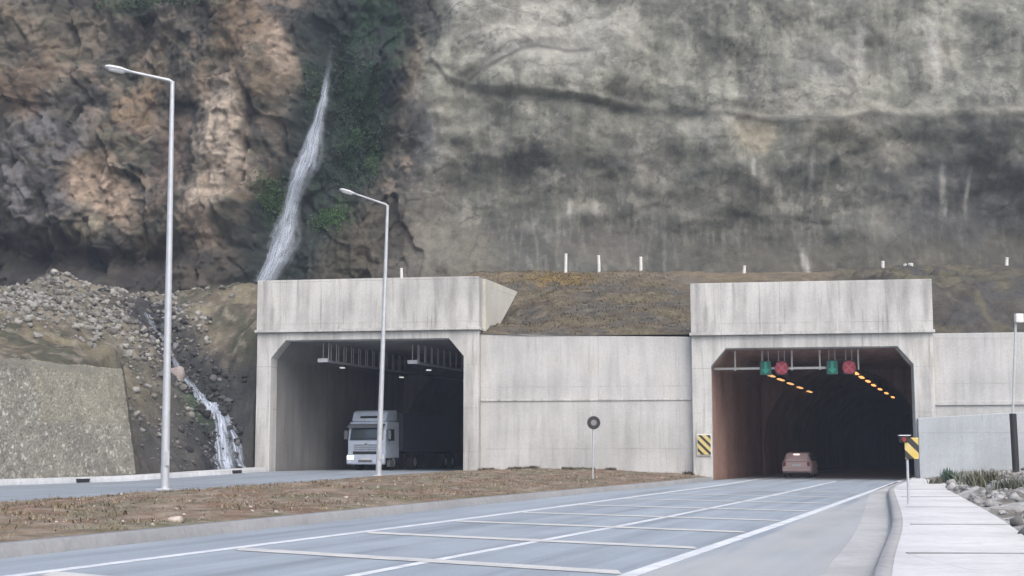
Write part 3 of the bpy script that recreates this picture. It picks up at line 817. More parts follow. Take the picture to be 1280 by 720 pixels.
def fall_sheet(off, wmul, dx):
    pv = np.linspace(60, 352, 120)
    cx = np.interp(pv, [50, 65, 110, 150, 195, 235, 250, 265, 300, 330, 352], [417, 416, 409, 399, 386, 370, 366, 362, 354, 342, 330]) + dx
    wd = np.interp(pv, [56, 80, 110, 150, 190, 215, 240, 256, 290, 320, 352], [5, 9, 14, 20, 38, 44, 30, 28, 42, 42, 36]) * wmul
    nU = 15
    kx = np.linspace(-.5, .5, nU)
    PX = (cx[:, None] + kx[None] * wd[:, None]).ravel(); PV = np.repeat(pv, nU)
    tx, ty = (PX - 640) / F, -(PV - 360) / F
    dy = math.cos(PITCH) - math.sin(PITCH) * ty; dz = math.sin(PITCH) + math.cos(PITCH) * ty
    yq = np.full(PX.shape, 100.0)
    for _ in range(5): yq = .3 * yq + .7 * (cliff_Y(tx * yq / dy, CAMZ + dz * yq / dy) - .4)
    V = np.stack([tx * yq / dy, yq, CAMZ + dz * yq / dy], -1)
    UV = list(np.stack([np.tile(kx + .5, len(pv)), V[:, 2] * .9 + off * 7], -1))
    yy = cliff_Y(V[:, 0], V[:, 2]).reshape(len(pv), nU)
    base = np.minimum.accumulate(yy.mean(1)[::-1])[::-1] * .4 + yy.mean(1) * .6      # water arcs clear of the rock
    ker = np.ones(9) / 9; base = np.convolve(np.pad(base, 4, 'edge'), ker, 'valid')
    kk_ = np.linspace(-1, 1, nU)
    V[:, 1] = (np.minimum(base[:, None] - .3 - off, yy - .12 - off * .5) + .25 * kk_[None] ** 2).ravel()
    return V, UV, len(pv), nU
V0 = []; U0 = []; F0 = []; b = 0
for off, wm, dx in ((0, 1.15, 0), (.22, .8, 1), (.4, .5, -1)):
    V, UV, a_, n_ = fall_sheet(off, wm, dx); V0.append(V); U0 += UV; F0.append(grid_faces(a_, n_) + b); b += len(V)
struct(mesh_np('waterfall', np.concatenate(V0), np.concatenate(F0), M['fall'], uv=np.array(U0), col=np.repeat(np.clip(smooth(30.5, 27.0, np.concatenate(V0)[:, 2]) * .92 + .08, 0, 1)[:, None], 3, 1)), label='thin white waterfall running down the dark gully')
def ribbon(path, wd, lift=.12, n=70, nU=9, seed=0):
    path = np.array(path); k = np.linspace(0, len(path) - 1, n); c = np.stack([np.interp(k, np.arange(len(path)), path[:, i]) for i in (0, 1)], -1)
    c = c + np.stack([.22 * fbm(k * 1.3, k * 0 + seed, 3, 401), .05 * fbm(k, k * 0 + seed, 2, 402)], -1)
    t_ = np.gradient(c, axis=0); t_ /= np.linalg.norm(t_, axis=1)[:, None]; nn = np.stack([-t_[:, 1], t_[:, 0]], -1)
    w = np.interp(k, np.linspace(0, len(path) - 1, len(wd)), wd)
    off = np.linspace(-.5, .5, nU)
    XY = c[:, None] + nn[:, None] * (off[None, :, None] * w[:, None, None])
    z = hill(XY[..., 0], XY[..., 1]) 
    z = z * .5 + z.mean(1, keepdims=True) * .5 + lift - .08 * (off[None] * 2) ** 2
    s_ = np.concatenate([[0], np.cumsum(np.linalg.norm(np.diff(np.concatenate([c, z.mean(1)[:, None]], 1), axis=0), axis=1))])
    uv = np.stack([np.broadcast_to(off[None] + .5, z.shape), np.broadcast_to(s_[:, None] + seed * 3.7, z.shape)], -1)
    return np.concatenate([XY, z[..., None]], -1).reshape(-1, 3), grid_faces(n, nU), uv.reshape(-1, 2)
V0 = []; F0 = []; U0 = []; b = 0
br = np.array([px(a, bb, Y)[:2] for a, bb, Y in ((268, 500, 80.2), (284, 528, 79.6), (298, 545, 79.2), (302, 560, 78.6))])
for path, wd, lift, sd in ((STREAM, [.45, .5, .6, .7, 1.0, 1.5, 1.8, 1.8, 1.6], .14, 1), (STREAM[4:] + [.18, 0], [.4, .5, .5, .4], .22, 2), (br, [.4, .6, .8, .8], .16, 3)):
    v, f, u = ribbon(path, wd, lift, seed=sd); V0.append(v); F0.append(f + b); U0.append(u); b += len(v)
struct(mesh_np('cascade', np.concatenate(V0), np.concatenate(F0), M['casc'], uv=np.concatenate(U0), col=np.ones((b, 3)) * (.55 + .45 * smooth(7.5, 5.5, np.concatenate(V0)[:, 2]))[:, None]), label='white water tumbling over dark stones beside the left portal')

# ------------------------------------------------------------------ stone retaining wall on the left
wall = thing('stone_retaining_wall', 'battered pale cobble masonry retaining wall beside the left road', 'retaining wall')
def stone_face(name, P0, du, L, dn, n_in, back, H, nu, nv):
    u = np.linspace(0, L, nu); v = np.linspace(0, H, nv); Ug, Vg = np.meshgrid(u, v)
    f1, f2, r, ox, oy = worley(Ug * 6.0 + .5 * fbm(Ug * 1.5, Vg * 1.5, 3, 501), Vg * 6.6 + .4 * fbm(Ug * 1.5 + 9, Vg * 1.5, 3, 507), 502)
    gap = smooth(.0, .16, f2 - f1)
    dsp = (gap * (.02 + .03 * r)) * smooth(0, .1, Vg) + .05 * fbm(Ug * .4, Vg * .4, 3, 503)
    bt = back * Vg / H
    XY = P0[None, None] + du[None, None] * Ug[..., None] + n_in[None, None] * bt[..., None] - dn[None, None] * dsp[..., None]
    top = (.10 * fbm(Ug * .5, Ug * 0, 3, 505)) * smooth(H - .4, H, Vg)
    c0 = srgb((108, 107, 99)); c1 = srgb((148, 146, 136)); 
    Cc = c0 + (c1 - c0) * (gap * (.45 + .55 * r))[..., None]
    Cc = Cc + (srgb((176, 174, 165)) - Cc) * (gap * smooth(.82, .95, r) * .9)[..., None]
    Cc = Cc * (1 + .18 * fbm(Ug * .3, Vg * .4, 4, 504))[..., None]
    if n_in @ n_in < .5: XY = XY + WN[None, None] * (.95 * Vg / H)[..., None]
    sm_ = smooth(7.3, 7.0, L - Ug) * smooth(2.6, 3.0, Vg) * .55 if L > 10 else 0 * Ug
    Cc = Cc + (srgb((146, 142, 126)) - Cc) * sm_[..., None]
    return mesh_np(name, np.concatenate([XY, (Vg + top)[..., None]], -1).reshape(-1, 3), grid_faces(nv, nu), M['stone'], wall, col=Cc.reshape(-1, 3))
LW = 30.0
stone_face('front_face', WE - WD * LW, WD, LW, -WN, WN, .95, WH, 900, 140)
EB = 1.6
stone_face('end_face', WE + WD * .02, WN, EB, WD, -WD * .0 + WN * 0, 0, WH, 40, 90)
tp = MB(); a = WE - WD * LW + WN * .93; b_ = WE + WN * .93; c_ = WE + WN * 1.9; d_ = WE - WD * LW + WN * 1.9
tp.prism_z([tuple(a), tuple(b_), tuple(c_), tuple(d_)], WH - .5, WH - .06)
M['coping'] = plain('mortar', (.26, .25, .21), .95, 0, .3)
tp.build('coping', M['coping'], wall)

# ------------------------------------------------------------------ haze
hz = bpy.data.materials.new('haze_air'); hz.use_nodes = True
ht_ = hz.node_tree; ht_.nodes.clear()
pv_ = ht_.nodes.new('ShaderNodeVolumePrincipled'); ou_ = ht_.nodes.new('ShaderNodeOutputMaterial')
pv_.inputs['Color'].default_value = (.74, .84, 1.0, 1); pv_.inputs['Density'].default_value = .0008; pv_.inputs['Anisotropy'].default_value = .2
ht_.links.new(pv_.outputs[0], ou_.inputs['Volume'])
hb_ = MB(); hb_.box((0, 105, 29), (324, 456, 60.4))
struct(hb_.build('haze', hz), 'stuff', 'thin pale haze')

# ------------------------------------------------------------------ portals and walls
def octo(n, w, hc, c, ho):
    """points of the opening's outline seen from (0,2), left foot to right foot"""
    poly = [(-w, 0), (-w, hc), (-w + c, ho), (w - c, ho), (w, hc), (w, 0)]
    out = []
    seg = [math.dist(poly[i], poly[i+1]) for i in range(5)]; T = sum(seg)
    marks = sorted(set([0, T] + [sum(seg[:i]) for i in range(1, 5)] + [T * k / n for k in range(1, n)]))
    for s in marks:
        i = 0
        while i < 4 and s > seg[i] + 1e-9: s -= seg[i]; i += 1
        f = min(1, s / seg[i]); out.append((poly[i][0] + (poly[i+1][0]-poly[i][0])*f, poly[i][1] + (poly[i+1][1]-poly[i][1])*f))
    return out
def arch_at(p, R_, cz):
    """push an outline point to a horseshoe arch of radius R_"""
    x, z = p
    if z <= cz: return (math.copysign(R_ - .12 * (1 - z / cz), x), z)
    a = math.atan2(z - cz, x); return (R_ * math.cos(a), cz + R_ * math.sin(a))
AX = math.tan(R(18) - FA)                # tunnel axis against the portal face
def portal(label, loc, W_, w, Ht, Hp, ho, hc, c, wing, mat_lining):
    t = thing('tunnel_portal', label, 'tunnel portal', loc, -FA)
    m = MB(); m.prism_y([(-W_, -.4), (-w, -.4), (-w, hc), (-w + c, ho), (w - c, ho), (w, hc), (w, -.4), (W_, -.4), (W_, Ht), (-W_, Ht)], 0, 1.2)
    m.build('portal_frame', M['concrete'], t, .03)
    m = MB(); m.box((0, .52, (Ht + .16 + Hp) / 2), (2 * W_ + .04, 1.24, Hp - Ht - .16)); m.build('parapet', M['concrete'], t, .03)
    m = MB(); m.box((0, .46, Ht + .08), (2 * W_ + .2, 1.36, .155)); m.build('cornice', M['concrete'], t, .02)
    if wing:                             # right-hand wing wall, its top falling into the slope
        prof = [(1.15, Ht - .6), (1.15, Hp - .004), (7.0, Hp - .10), (1.9, Ht - .6)]
        v = []; f = []
        for s_ in (0, -.45):
            v += [(W_ + .02 + s_ + AX * y, y, z) for y, z in prof]
        n = len(prof); f = [list(range(n-1, -1, -1)), list(range(n, 2*n))] + [[i, (i+1) % n, (i+1) % n + n, i + n] for i in range(n)]
        m = MB(); m.add(v, f); m.build('wing_wall', M['concrete_wing'], t)
    # box section, ring wall and arched tunnel
    out = octo(40, w - .003, hc, c, ho - .003)
    arch = [arch_at(p, w - .12, ho - w + .25) for p in out]
    rows = [(1.2, out)] + [(y, out) for y in (4, 7, 10, 13, 16, 20)] + [(20, arch)] + [(y, arch) for y in np.linspace(24, 140, 30)]
    n = len(out); V = [(x + AX * (y - 1.2), y, z - (.4 if z < .01 else 0)) for y, pr in rows for x, z in pr]
    f = [[i*n+k, i*n+k+1, (i+1)*n+k+1, (i+1)*n+k] for i in range(len(rows)-1) for k in range(n-1)]
    f.append([(len(rows)-1)*n + k for k in range(n)])
    m = MB(); m.add(V, f); m.build('tunnel_lining', mat_lining, t)
    return t
LP = (-8.2, Yf(-8.2), .35)
RP = (15.95, Yf(15.95), 0.0)
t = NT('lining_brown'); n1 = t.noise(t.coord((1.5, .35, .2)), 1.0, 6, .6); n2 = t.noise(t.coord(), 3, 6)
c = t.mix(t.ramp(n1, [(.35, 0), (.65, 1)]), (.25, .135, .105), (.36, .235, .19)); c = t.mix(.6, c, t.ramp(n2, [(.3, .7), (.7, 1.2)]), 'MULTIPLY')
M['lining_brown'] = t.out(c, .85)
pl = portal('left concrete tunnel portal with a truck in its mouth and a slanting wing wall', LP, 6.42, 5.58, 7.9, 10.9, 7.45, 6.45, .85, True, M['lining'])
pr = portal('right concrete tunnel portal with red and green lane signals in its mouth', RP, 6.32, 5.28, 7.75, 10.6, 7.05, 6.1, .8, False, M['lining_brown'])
def face_pt(t, x, y, z): 
    c_, s_ = math.cos(-FA), math.sin(-FA); L = t.location
    return (L[0] + c_ * x - s_ * y, L[1] + s_ * x + c_ * y, L[2] + z)

def wall_between(name, label, a, b, top0, top1, th, mat, cat='retaining wall', z0=-.3, parts=None):
    L = math.dist(a[:2], b[:2]); rz = math.atan2(b[1] - a[1], b[0] - a[0])
    t = thing(name, label, cat, (a[0], a[1], 0), rz)
    m = MB(); m.prism_y([(0, z0), (L, z0), (L, top1), (0, top0)], 0, th); m.build('wall_panel', mat, t, .03)
    return t, L
a = face_pt(pl, 6.42, .55, 0); b = face_pt(pr, -6.32, .55, 0)
a = (a[0] + .003, a[1]); b = (b[0] - .003, b[1])
wm, L = wall_between('retaining_wall', 'long pale concrete retaining wall between the two portals', a, b, 8.05, 7.75, .5, M['concrete_wall'])
m = MB(); m.box((L / 2, -.03, 4.35), (L - .1, .06, .10)); m.build('construction_joint', M['concrete'], wm, .01)
a = face_pt(pr, 6.323, .5, 0); b = face_pt(pr, 34, .5, 0)
wr_, L = wall_between('retaining_wall', 'pale concrete retaining wall right of the right portal under the dark slope', a, b, 7.75, 7.75, .5, M['concrete_wall'])
m = MB(); m.box((L / 2, -.05, 4.05), (L - .02, .1, .22)); m.build('ledge', M['concrete_wall'], wr_, .02)
a = face_pt(pr, 5.35, -.62, 0); b = face_pt(pr, 10.75, -.62, 0)
ws, L = wall_between('retaining_wall', 'low bluish concrete slab wall right of the tunnel mouth, in front of the taller wall', a, b, 3.25, 3.55, .55, M['concrete_low'])

# ------------------------------------------------------------------ street lamps
def street_lamp(label, base, top_lean, H, armdir, armlen, armrise, headlen):
    t = thing('street_lamp', label, 'street lamp', base, 0, 'street lamps on the median')
    lx, ly = top_lean
    m = MB(); m.tube([(0, 0, .02), (lx * .5, ly * .5, H * .5), (lx, ly, H)], [.15, .115, .075], 14); m.build('pole', M['galv'], t, 0, True)
    m = MB(); m.box((0, 0, .04), (.5, .5, .06)); 
    m.build('base_plate', M['galv'], t, .01)
    m = MB(); m.box((.1, -.16, 1.1), (.14, .05, .5)); 
    m.build('access_door', M['galv'], t, .01)
    ax, ay = armdir
    e = (lx + ax * armlen, ly + ay * armlen, H + armrise)
    m = MB(); m.tube([(lx, ly, H - .04), (lx + ax * .12, ly + ay * .12, H + .02 + armrise * .08), e], [.065, .06, .045], 10); m.build('arm', M['galv'], t, 0, True)
    hd = armrise / armlen
    h0 = np.array(e); dirv = np.array((ax, ay, hd * .8)); dirv /= np.linalg.norm(dirv)
    P_ = [h0 - dirv * .1, h0 + dirv * .1, h0 + dirv * headlen * .4, h0 + dirv * headlen * .85, h0 + dirv * headlen]
    m = MB(); m.tube(P_, [.06, .11, .19, .17, .08], 14, .5); hh = m.build('lamp_head', M['lamp_white'], t, 0, True)
    q = h0 + dirv * headlen * .55 + np.array((0, 0, -.075))
    m = MB(); m.tube([q - dirv * .28, q - dirv * .2, q + dirv * .2, q + dirv * .28], [.06, .13, .13, .06], 12, .45); m.build('diffuser', M['glass_lens'], hh, 0, True)
    return t
b1 = px(206, 610, 49); tp1 = px(215.5, 102, 49.3); e1 = px(168, 96, 48.2)
street_lamp('nearer tall street lamp, standing before the stone wall', (b1[0], 49, .15), (tp1[0] - b1[0], .3), tp1[2] - .15,
            (-.93, -.37), 1.50, .22, .85)
b2 = px(473, 597, 72.6); tp2 = px(484.5, 257, 72.9)
street_lamp('farther street lamp, standing in front of the left tunnel mouth', (b2[0], 72.6, .25), (tp2[0] - b2[0], .3), tp2[2] - .25,
            (-.93, -.37), 1.75, .50, .85)

# ------------------------------------------------------------------ signs and posts
def stripes(name, slope):
    t = NT(name)
    sp = t.n('ShaderNodeSeparateXYZ'); t.l(t.tc.outputs['Object'], sp.inputs[0])
    v = t.math('ADD', t.math('MULTIPLY', sp.outputs[0], slope), sp.outputs[2])
    f = t.math('FRACT', t.math('MULTIPLY_ADD', v, 2.3, .12))
    k = t.math('GREATER_THAN', f, .56)
    n = t.noise(t.coord(), 6, 5)
    y = t.mix(t.ramp(n, [(.35, 0), (.7, .8)]), (.55, .41, .09), (.55, .50, .32))
    return t.out(t.mix(k, y, (.03, .03, .03)), .5)
M['stripe_a'] = stripes('hazard_stripes', 1.0)
M['stripe_b'] = stripes('hazard_stripes_b', 1.0)
# board on the right portal's left jamb
c_ = face_pt(pr, -5.72, -.12, 1.88)
t1 = thing('hazard_marker', 'yellow and black striped hazard board fixed to the right portal\'s left jamb', 'hazard board', c_, -FA)
m = MB(); m.box((0, 0, 0), (.70, .04, 1.05)); m.build('board', M['stripe_a'], t1, .03)
m = MB(); m.box((0, .03, 0), (.78, .02, 1.14)); m.build('backing', M['white_paint'], t1, .03)
for z_ in (-.35, .35):
    m = MB(); m.box((0, .078, z_), (.5, .075, .06)); m.build('bracket', M['galv'], t1)
# board on a post at the pavement's end
bp = px(1136, 632, 34.5); H = px(1136, 545, 34.5)[2] - .19
xs_ = bp[0]
t2 = thing('hazard_marker', 'yellow and black striped hazard board on a slim post at the pavement edge', 'hazard board', (xs_, 34.5, .19), 0)
m = MB(); m.tube([(0, 0, 0), (0, 0, H)], .032, 12); m.build('post', M['galv'], t2, 0, True)
m = MB(); m.box((.10, -.055, H - .30), (.34, .02, .52)); m.build('board', M['stripe_b'], t2, .012)
for z_ in (.22, .42):
    m = MB(); m.box((0, -.038, H - z_), (.12, .014, .05)); m.build('bracket', M['galv'], t2)
m = MB(); m.box((-.09, -.05, H - .08), (.20, .12, .15)); wl_ = m.build('warning_light', M['black'], t2, .02)
m = MB(); m.tube([(-.10, -.105, H - .085), (-.10, -.135, H - .085)], [.06, .05], 14); m.build('lens', M['red_lens'], wl_, 0, True)
m = MB(); m.box((-.07, -.05, H + .012), (.28, .16, .024)); m.build('cap', M['lamp_white'], t2, .008)
# round sign on the median
bp = px(741, 611, 62.0); Hs = px(743, 519, 62.0)[2]
z0_ = zmed(bp[0], 62.0) if bp[0] > float(XnL(62)) else .2
t3 = thing('round_sign', 'small round dark sign on a grey post before the middle wall', 'road sign', (bp[0], 62.0, z0_), R(4))
Hh = Hs - z0_
m = MB(); m.tube([(0, 0, -.1), (.04, 0, Hh - .1)], .04, 10); m.build('post', M['galv'], t3, 0, True)
cz = Hh - .33
m = MB(); m.tube([(.05, -.05, cz), (.05, -.085, cz)], .29, 28); 
disc = m.build('disc', M['black'], t3, 0, True)
m = MB(); m.tube([(.05, -.087, cz), (.05, -.097, cz)], .13, 20); m.build('centre_mark', plain('grey_mark', (.22, .22, .24), .5), disc, 0, True)
# black post and its pale upper shaft at the right edge
bp = px(1271, 607, 70.0)
t4 = thing('utility_post', 'upright post with black lower sleeve and white box, right of the low slab wall', 'post', (bp[0], 70.0, .1), 0)
hb = px(1269, 517, 70.0)[2] - .1; ht = px(1279, 398, 70.0)[2] - .1
m = MB(); m.tube([(0, 0, -.1), (-.05, 0, hb)], .17, 14); m.build('sleeve', M['black'], t4, 0, True)
m = MB(); m.tube([(-.05, .0, hb), (.30, 0, ht)], .06, 12); m.build('shaft', plain('pale_shaft', (.46, .49, .50), .5), t4, 0, True)
m = MB(); m.box((.42, -.1, ht), (.4, .3, .45)); m.build('junction_box', M['white_paint'], t4, .04)
# white marker posts on the bench
mp = [(503, 336, 345, 95.5, 'slim white marker post on the bench above the left portal'),
      (707, 318, 335, 95.5, 'white marker post above the yellow grass, leftmost on the crest over the middle wall'),
      (749, 320, 336, 95.5, 'white marker post in the middle of three on the crest over the middle wall'),
      (801, 322, 336, 95.5, 'white marker post on the crest over the middle wall, nearest the right portal'),
      (1139, 330, 351, 92.0, 'thick tall white marker post above the right portal\'s right corner'),
      (1104, 340, 350, 92.0, 'short white marker stump above the right portal, left of the thick post'),
      (1132, 338, 351, 92.0, 'small white marker stump touching the thick post above the right portal'),
      (1259, 341, 353, 90.0, 'leaning white marker post above the dark slope at far right'),
      (930, 333, 342, 95.0, 'pale stone marker stump above the right portal\'s left corner')]
for i, (a, y0, y1, Y, lab) in enumerate(mp):
    p0 = px(a, y1, Y); p1 = px(a, y0, Y)
    zb = zemb(p0[0], Y); h_ = p1[2] - zb
    th_ = .17 if i == 4 else .11
    t = thing('marker_post', lab, 'marker post', (p0[0], Y, zb), 0, 'white marker posts on the bench')
    tl = (-.25, .1, -.12, .02, 0, -.2, .05, -.35, .3)[i] * min(1, h_) * .3
    h_ = max(.45, h_)
    m = MB(); m.tube([(0, 0, -.3), (tl * .3, 0, h_ * .3), (tl, 0, h_)], [th_, th_, th_ * .9], 10); m.build('shaft', M['white_paint'], t, 0, True)
    m = MB(); m.tube([(tl, 0, h_), (tl, 0, h_ + .05)], [th_ * 1.12, th_ * .8], 10); m.build('cap', M['white_paint'], t, 0, True)

# ------------------------------------------------------------------ lane signals in the right tunnel
gz = px(960, 460, 77.0)[2]
gt = thing('signal_gantry', 'white horizontal signal bar hung across the right tunnel mouth', 'gantry', face_pt(pr, 0, 2.0, 0), -FA)
def gx(p, y_=2.0):                        # local x on the gantry that shows at pixel column p
    best = min(np.linspace(-5.3, 5.3, 2000), key=lambda x: abs(proj(*face_pt(pr, x + AX * 0, y_, gz))[0] - p)); return float(best)
m = MB(); m.tube([(-5.15, 0, gz), (gx(1046), 0, gz)], .07, 10); m.build('bar', M['white_paint'], gt, 0, True)
for p in (919, 953, 990, 1025, 1073):
    m = MB(); m.tube([(gx(p), 0, gz - .12), (gx(p), 0, 7.05)], .05, 8); m.build('hanger', M['white_paint'], gt, 0, True)
def emit(name, col, s):
    t = NT(name); t.noise(t.coord(), 2.0); m = t.out(col, .4)
    t.b.inputs['Emission Color'].default_value = (*col, 1); t.b.inputs['Emission Strength'].default_value = s; return m
M['sig_red'] = emit('red_signal', (.30, .03, .05), .10)
M['sig_green'] = emit('green_signal', (.01, .24, .17), .22)
for p, kind, lab in ((957, 'g', 'green lane signal with down arrow, left pair in the right tunnel mouth'), (977, 'r', 'red round lane signal, left pair in the right tunnel mouth'),
                     (1040, 'g', 'green lane signal with down arrow, right pair in the right tunnel mouth'), (1061, 'r', 'red round lane signal, right pair in the right tunnel mouth')):
    sg = thing('lane_signal', lab, 'lane signal', face_pt(pr, gx(p), 1.85, gz), -FA, 'lane signals in the right tunnel mouth')
    m = MB(); m.box((0, .02, .0), (.62, .16, .78)); m.build('housing', M['dark_metal'], sg, .03)
    for dx in (-.16, .16):
        m = MB(); m.tube([(dx, .02, .385), (dx, .02, 7.04 - gz)], .025, 8); m.build('hanger', M['galv'], sg, 0, True)
    if kind == 'r':
        m = MB(); m.tube([(0, -.065, 0), (0, -.095, 0)], .36, 24); m.build('lens', M['sig_red'], sg, 0, True)
        m = MB()
        for s_ in (-1, 1): m.prism_y([(-.26*s_, -.22), (-.2*s_, -.28), (.26*s_, .22), (.2*s_, .28)], -.112 - .004*s_, -.102 - .004*s_)
        m.build('cross', emit('red_cross', (.42, .08, .11), .14), sg)
    else:
        m = MB(); m.box((0, -.075, 0), (.58, .03, .74)); m.build('lens', emit('green_panel', (.01, .10, .08), .10), sg, .03)
        m = MB(); m.prism_y([(-.07, .34), (-.07, -.06), (-.22, -.06), (0, -.34), (.22, -.06), (.07, -.06), (.07, .34)], -.115, -.095); m.build('arrow', M['sig_green'], sg)

# ------------------------------------------------------------------ lights in the tunnels
M['orange_lamp'] = emit('orange_lamp', (1.0, .40, .12), 1.2)
M['pale_lamp'] = emit('pale_lamp', (.8, .85, .82), .45)
M['yellow_lamp'] = emit('yellow_lamp', (.9, .48, .18), .75)
ordw = ['first', 'second', 'third', 'fourth', 'fifth', 'sixth', 'seventh', 'eighth', 'ninth']
def tunnel_lamp(pos, rz, label, mat, L=1.2, group='lit lamps under the tunnel ceilings'):
    t = thing('tunnel_lamp', label, 'tunnel lamp', pos, rz, group)
    m = MB(); m.box((0, 0, .06), (.34, L + .1, .12)); m.build('housing', M['dark_metal'], t, .02)
    m = MB(); m.box((0, 0, -.035), (.22, L, .07)); m.build('tube', mat, t, .015)
    m = MB()
    m.tube([(0, 0, .12), (0, 0, .75)], .02, 6); m.build('hanger', M['dark_metal'], t)
    return t
def on_row(p, q, z):
    """distance at which pixel (p,q) has height z"""
    lo, hi = 60, 400
    for _ in range(60):
        md = (lo + hi) / 2
        if px(p, q, md)[2] > z: hi = md
        else: lo = md
    return px(p, q, lo)
for k, (p, q) in enumerate(((964, 469), (976, 474), (988, 479), (1000, 484), (1012, 489))):
    P_ = on_row(p, q, 6.0 + .0); tunnel_lamp((P_[0], P_[1], P_[2]), -R(18), f'dim yellow ceiling lamp, {ordw[k]} from the mouth in the right tunnel\'s left row', M['yellow_lamp'], 2.2)
for k, (p, q) in enumerate(((1070, 466), (1077, 471), (1085, 476), (1092, 481), (1100, 486), (1108, 491), (1116, 496))):
    P_ = on_row(p, q, 6.15); tunnel_lamp((P_[0], P_[1], P_[2]), -R(18), f'orange ceiling lamp, {ordw[k]} from the mouth in the right tunnel\'s right row', M['orange_lamp'], 2.0)
# suspended trays in the left tunnel
for sx, lab in ((405, 'suspended grey tray on rods under the left tunnel ceiling, left row'), (517, 'suspended grey tray on rods under the left tunnel ceiling, right row')):
    P_ = px(sx, 451 if sx == 405 else 453, 81.0)
    t = thing('cable_tray', lab, 'cable tray', P_, -R(18), 'suspended trays in the left tunnel')
    m = MB(); m.box((0, 11.5, 0), (.42, 23, .09)); m.build('tray', M['galv'], t, .01)
    m = MB(); m.box((0, -.1, 0.02), (.62, .2, .22)); m.build('end_lamp', M['lamp_white'], t, .02)
    for k in range(12):
        for dx in (-.17, .17):
            m = MB(); m.tube([(dx, .25 + k * 1.05, .04), (dx, .25 + k * 1.05, 1.05)], .03, 6); m.build('hanger', M['galv'], t)
for k, (p, q, Y, lab) in enumerate(((428, 459, 86, 'small pale lamp under the left tray in the left tunnel'), (536, 462, 86, 'small pale lamp under the right tray in the left tunnel'), (502, 471, 92, 'small pale lamp between the trays in the left tunnel'))):
    tunnel_lamp(px(p, q, Y), -R(18), lab, M['pale_lamp'], .35)

# ------------------------------------------------------------------ truck
def wheel(parent, x, y, r, w, name='wheel'):
    m = MB(); m.tube([(x - w/2, y, r), (x - w/2 + .04, y, r), (x + w/2 - .04, y, r), (x + w/2, y, r)], [r * .9, r, r, r * .9], 24); o = m.build(name, M['rubber'], parent, 0, True)
    s_ = 1 if x > 0 else -1
    m = MB(); m.tube([(x + s_ * (w/2 - .02), y, r), (x + s_ * (w/2 + .015), y, r)], [r * .58, r * .5], 20); m.build('rim', M['galv'], o, 0, True)
tk0 = px(457.5, 592.0, 85.0)
tr = thing('truck', 'white articulated truck driving out of the left tunnel', 'truck', (tk0[0], 85.0, .385), -R(18))
m = MB(); m.prism_x([(.06, .75), (0, 1.1), (.0, 1.75), (.16, 2.75), (.32, 2.95), (2.15, 2.95), (2.2, .75)], -1.23, 1.23); cab = m.build('cab', M['truck_white'], tr, .07, True)
m = MB(); m.add([(-1.08, .0, 1.82), (1.08, .0, 1.82), (1.04, .14, 2.56), (-1.04, .14, 2.56), (-1.08, .05, 1.82), (1.08, .05, 1.82), (1.04, .19, 2.56), (-1.04, .19, 2.56)], [(0,1,2,3),(4,7,6,5),(0,4,5,1),(1,5,6,2),(2,6,7,3),(3,7,4,0)])
for v_ in range(8): m.v[v_] = (m.v[v_][0], m.v[v_][1] - .03, m.v[v_][2])
ws_ = m.build('windscreen', M['glass'], tr, .02)
m = MB()
for x0 in (-.5, .35): m.box((x0, -.05, 1.95), (.75, .02, .03), 0)
m.build('wiper', M['black'], ws_)
m = MB(); m.prism_x([(-.18, 2.58), (-.2, 2.66), (.12, 2.82), (.16, 2.72)], -1.18, 1.18); m.build('sun_visor', M['truck_grey'], tr, .02)
m = MB(); m.prism_x([(.22, 2.95), (.5, 3.5), (.75, 3.62), (2.1, 3.68), (2.15, 2.95)], -1.12, 1.12); fr = m.build('roof_fairing', M['truck_white'], tr, .1, True)
m = MB(); m.box((0, .33, 3.22), (1.1, .06, .14), 0, R(-27)); m.build('fairing_slot', M['black'], fr, .01)
m = MB(); m.box((0, -.035, 1.42), (1.75, .05, .42)); gr = m.build('grille', M['truck_white'], tr, .02)
for z_ in (1.30, 1.42, 1.54):
    m = MB(); m.box((0, -.065, z_), (1.55, .02, .045)); m.build('slot', M['black'], gr)
m = MB(); m.tube([(0, -.075, 1.6), (0, -.09, 1.6)], .09, 16); m.build('badge', M['chrome'], gr, 0, True)
m = MB(); m.box((0, -.03, 1.08), (1.7, .07, .16)); m.build('lower_grille', M['black'], tr, .02)
m = MB(); m.prism_x([(-.12, .38), (-.16, .5), (-.12, .98), (.1, 1.0), (.1, .38)], -1.24, 1.24); bm_ = m.build('bumper', M['truck_white'], tr, .05, True)
m = MB(); m.box((0, -.165, .58), (.9, .02, .14)); m.build('air_slot', M['truck_grey'], bm_, .01)
m = MB(); m.box((0, -.18, .72), (.52, .015, .11)); m.build('number_plate', M['plate'], bm_)
for s_ in (-1, 1):
    m = MB(); m.box((s_ * .98, -.14, .80), (.42, .06, .24)); m.build('headlight', M['lamp_lit'] if s_ < 0 else M['glass_lens'], tr, .03)
    m = MB(); m.box((s_ * 1.02, -.15, .52), (.2, .04, .1)); m.build('fog_light', M['glass_lens'], tr, .02)
    m = MB(); m.box((s_ * 1.42, .16, 2.15), (.24, .12, .55)); mi = m.build('mirror', M['truck_grey'], tr, .04)
    m = MB(); m.tube([(s_ * 1.2, .2, 2.42), (s_ * 1.42, .16, 2.44)], .03, 8); m.build('mirror_arm', M['black'], mi)
    m = MB(); m.box((s_ * 1.235, .95, 2.15), (.02, .85, .7)); m.build('side_window', M['glass'], tr, .02)
    m = MB(); m.box((s_ * 1.15, 1.0, .45), (.2, .7, .4)); m.build('step', M['truck_grey'], tr, .02)
    wheel(tr, s_ * 1.05, 1.35, .5, .32); wheel(tr, s_ * 1.05, 4.6, .5, .5); wheel(tr, s_ * 1.05, 10.2, .5, .4); wheel(tr, s_ * 1.05, 11.5, .5, .4)
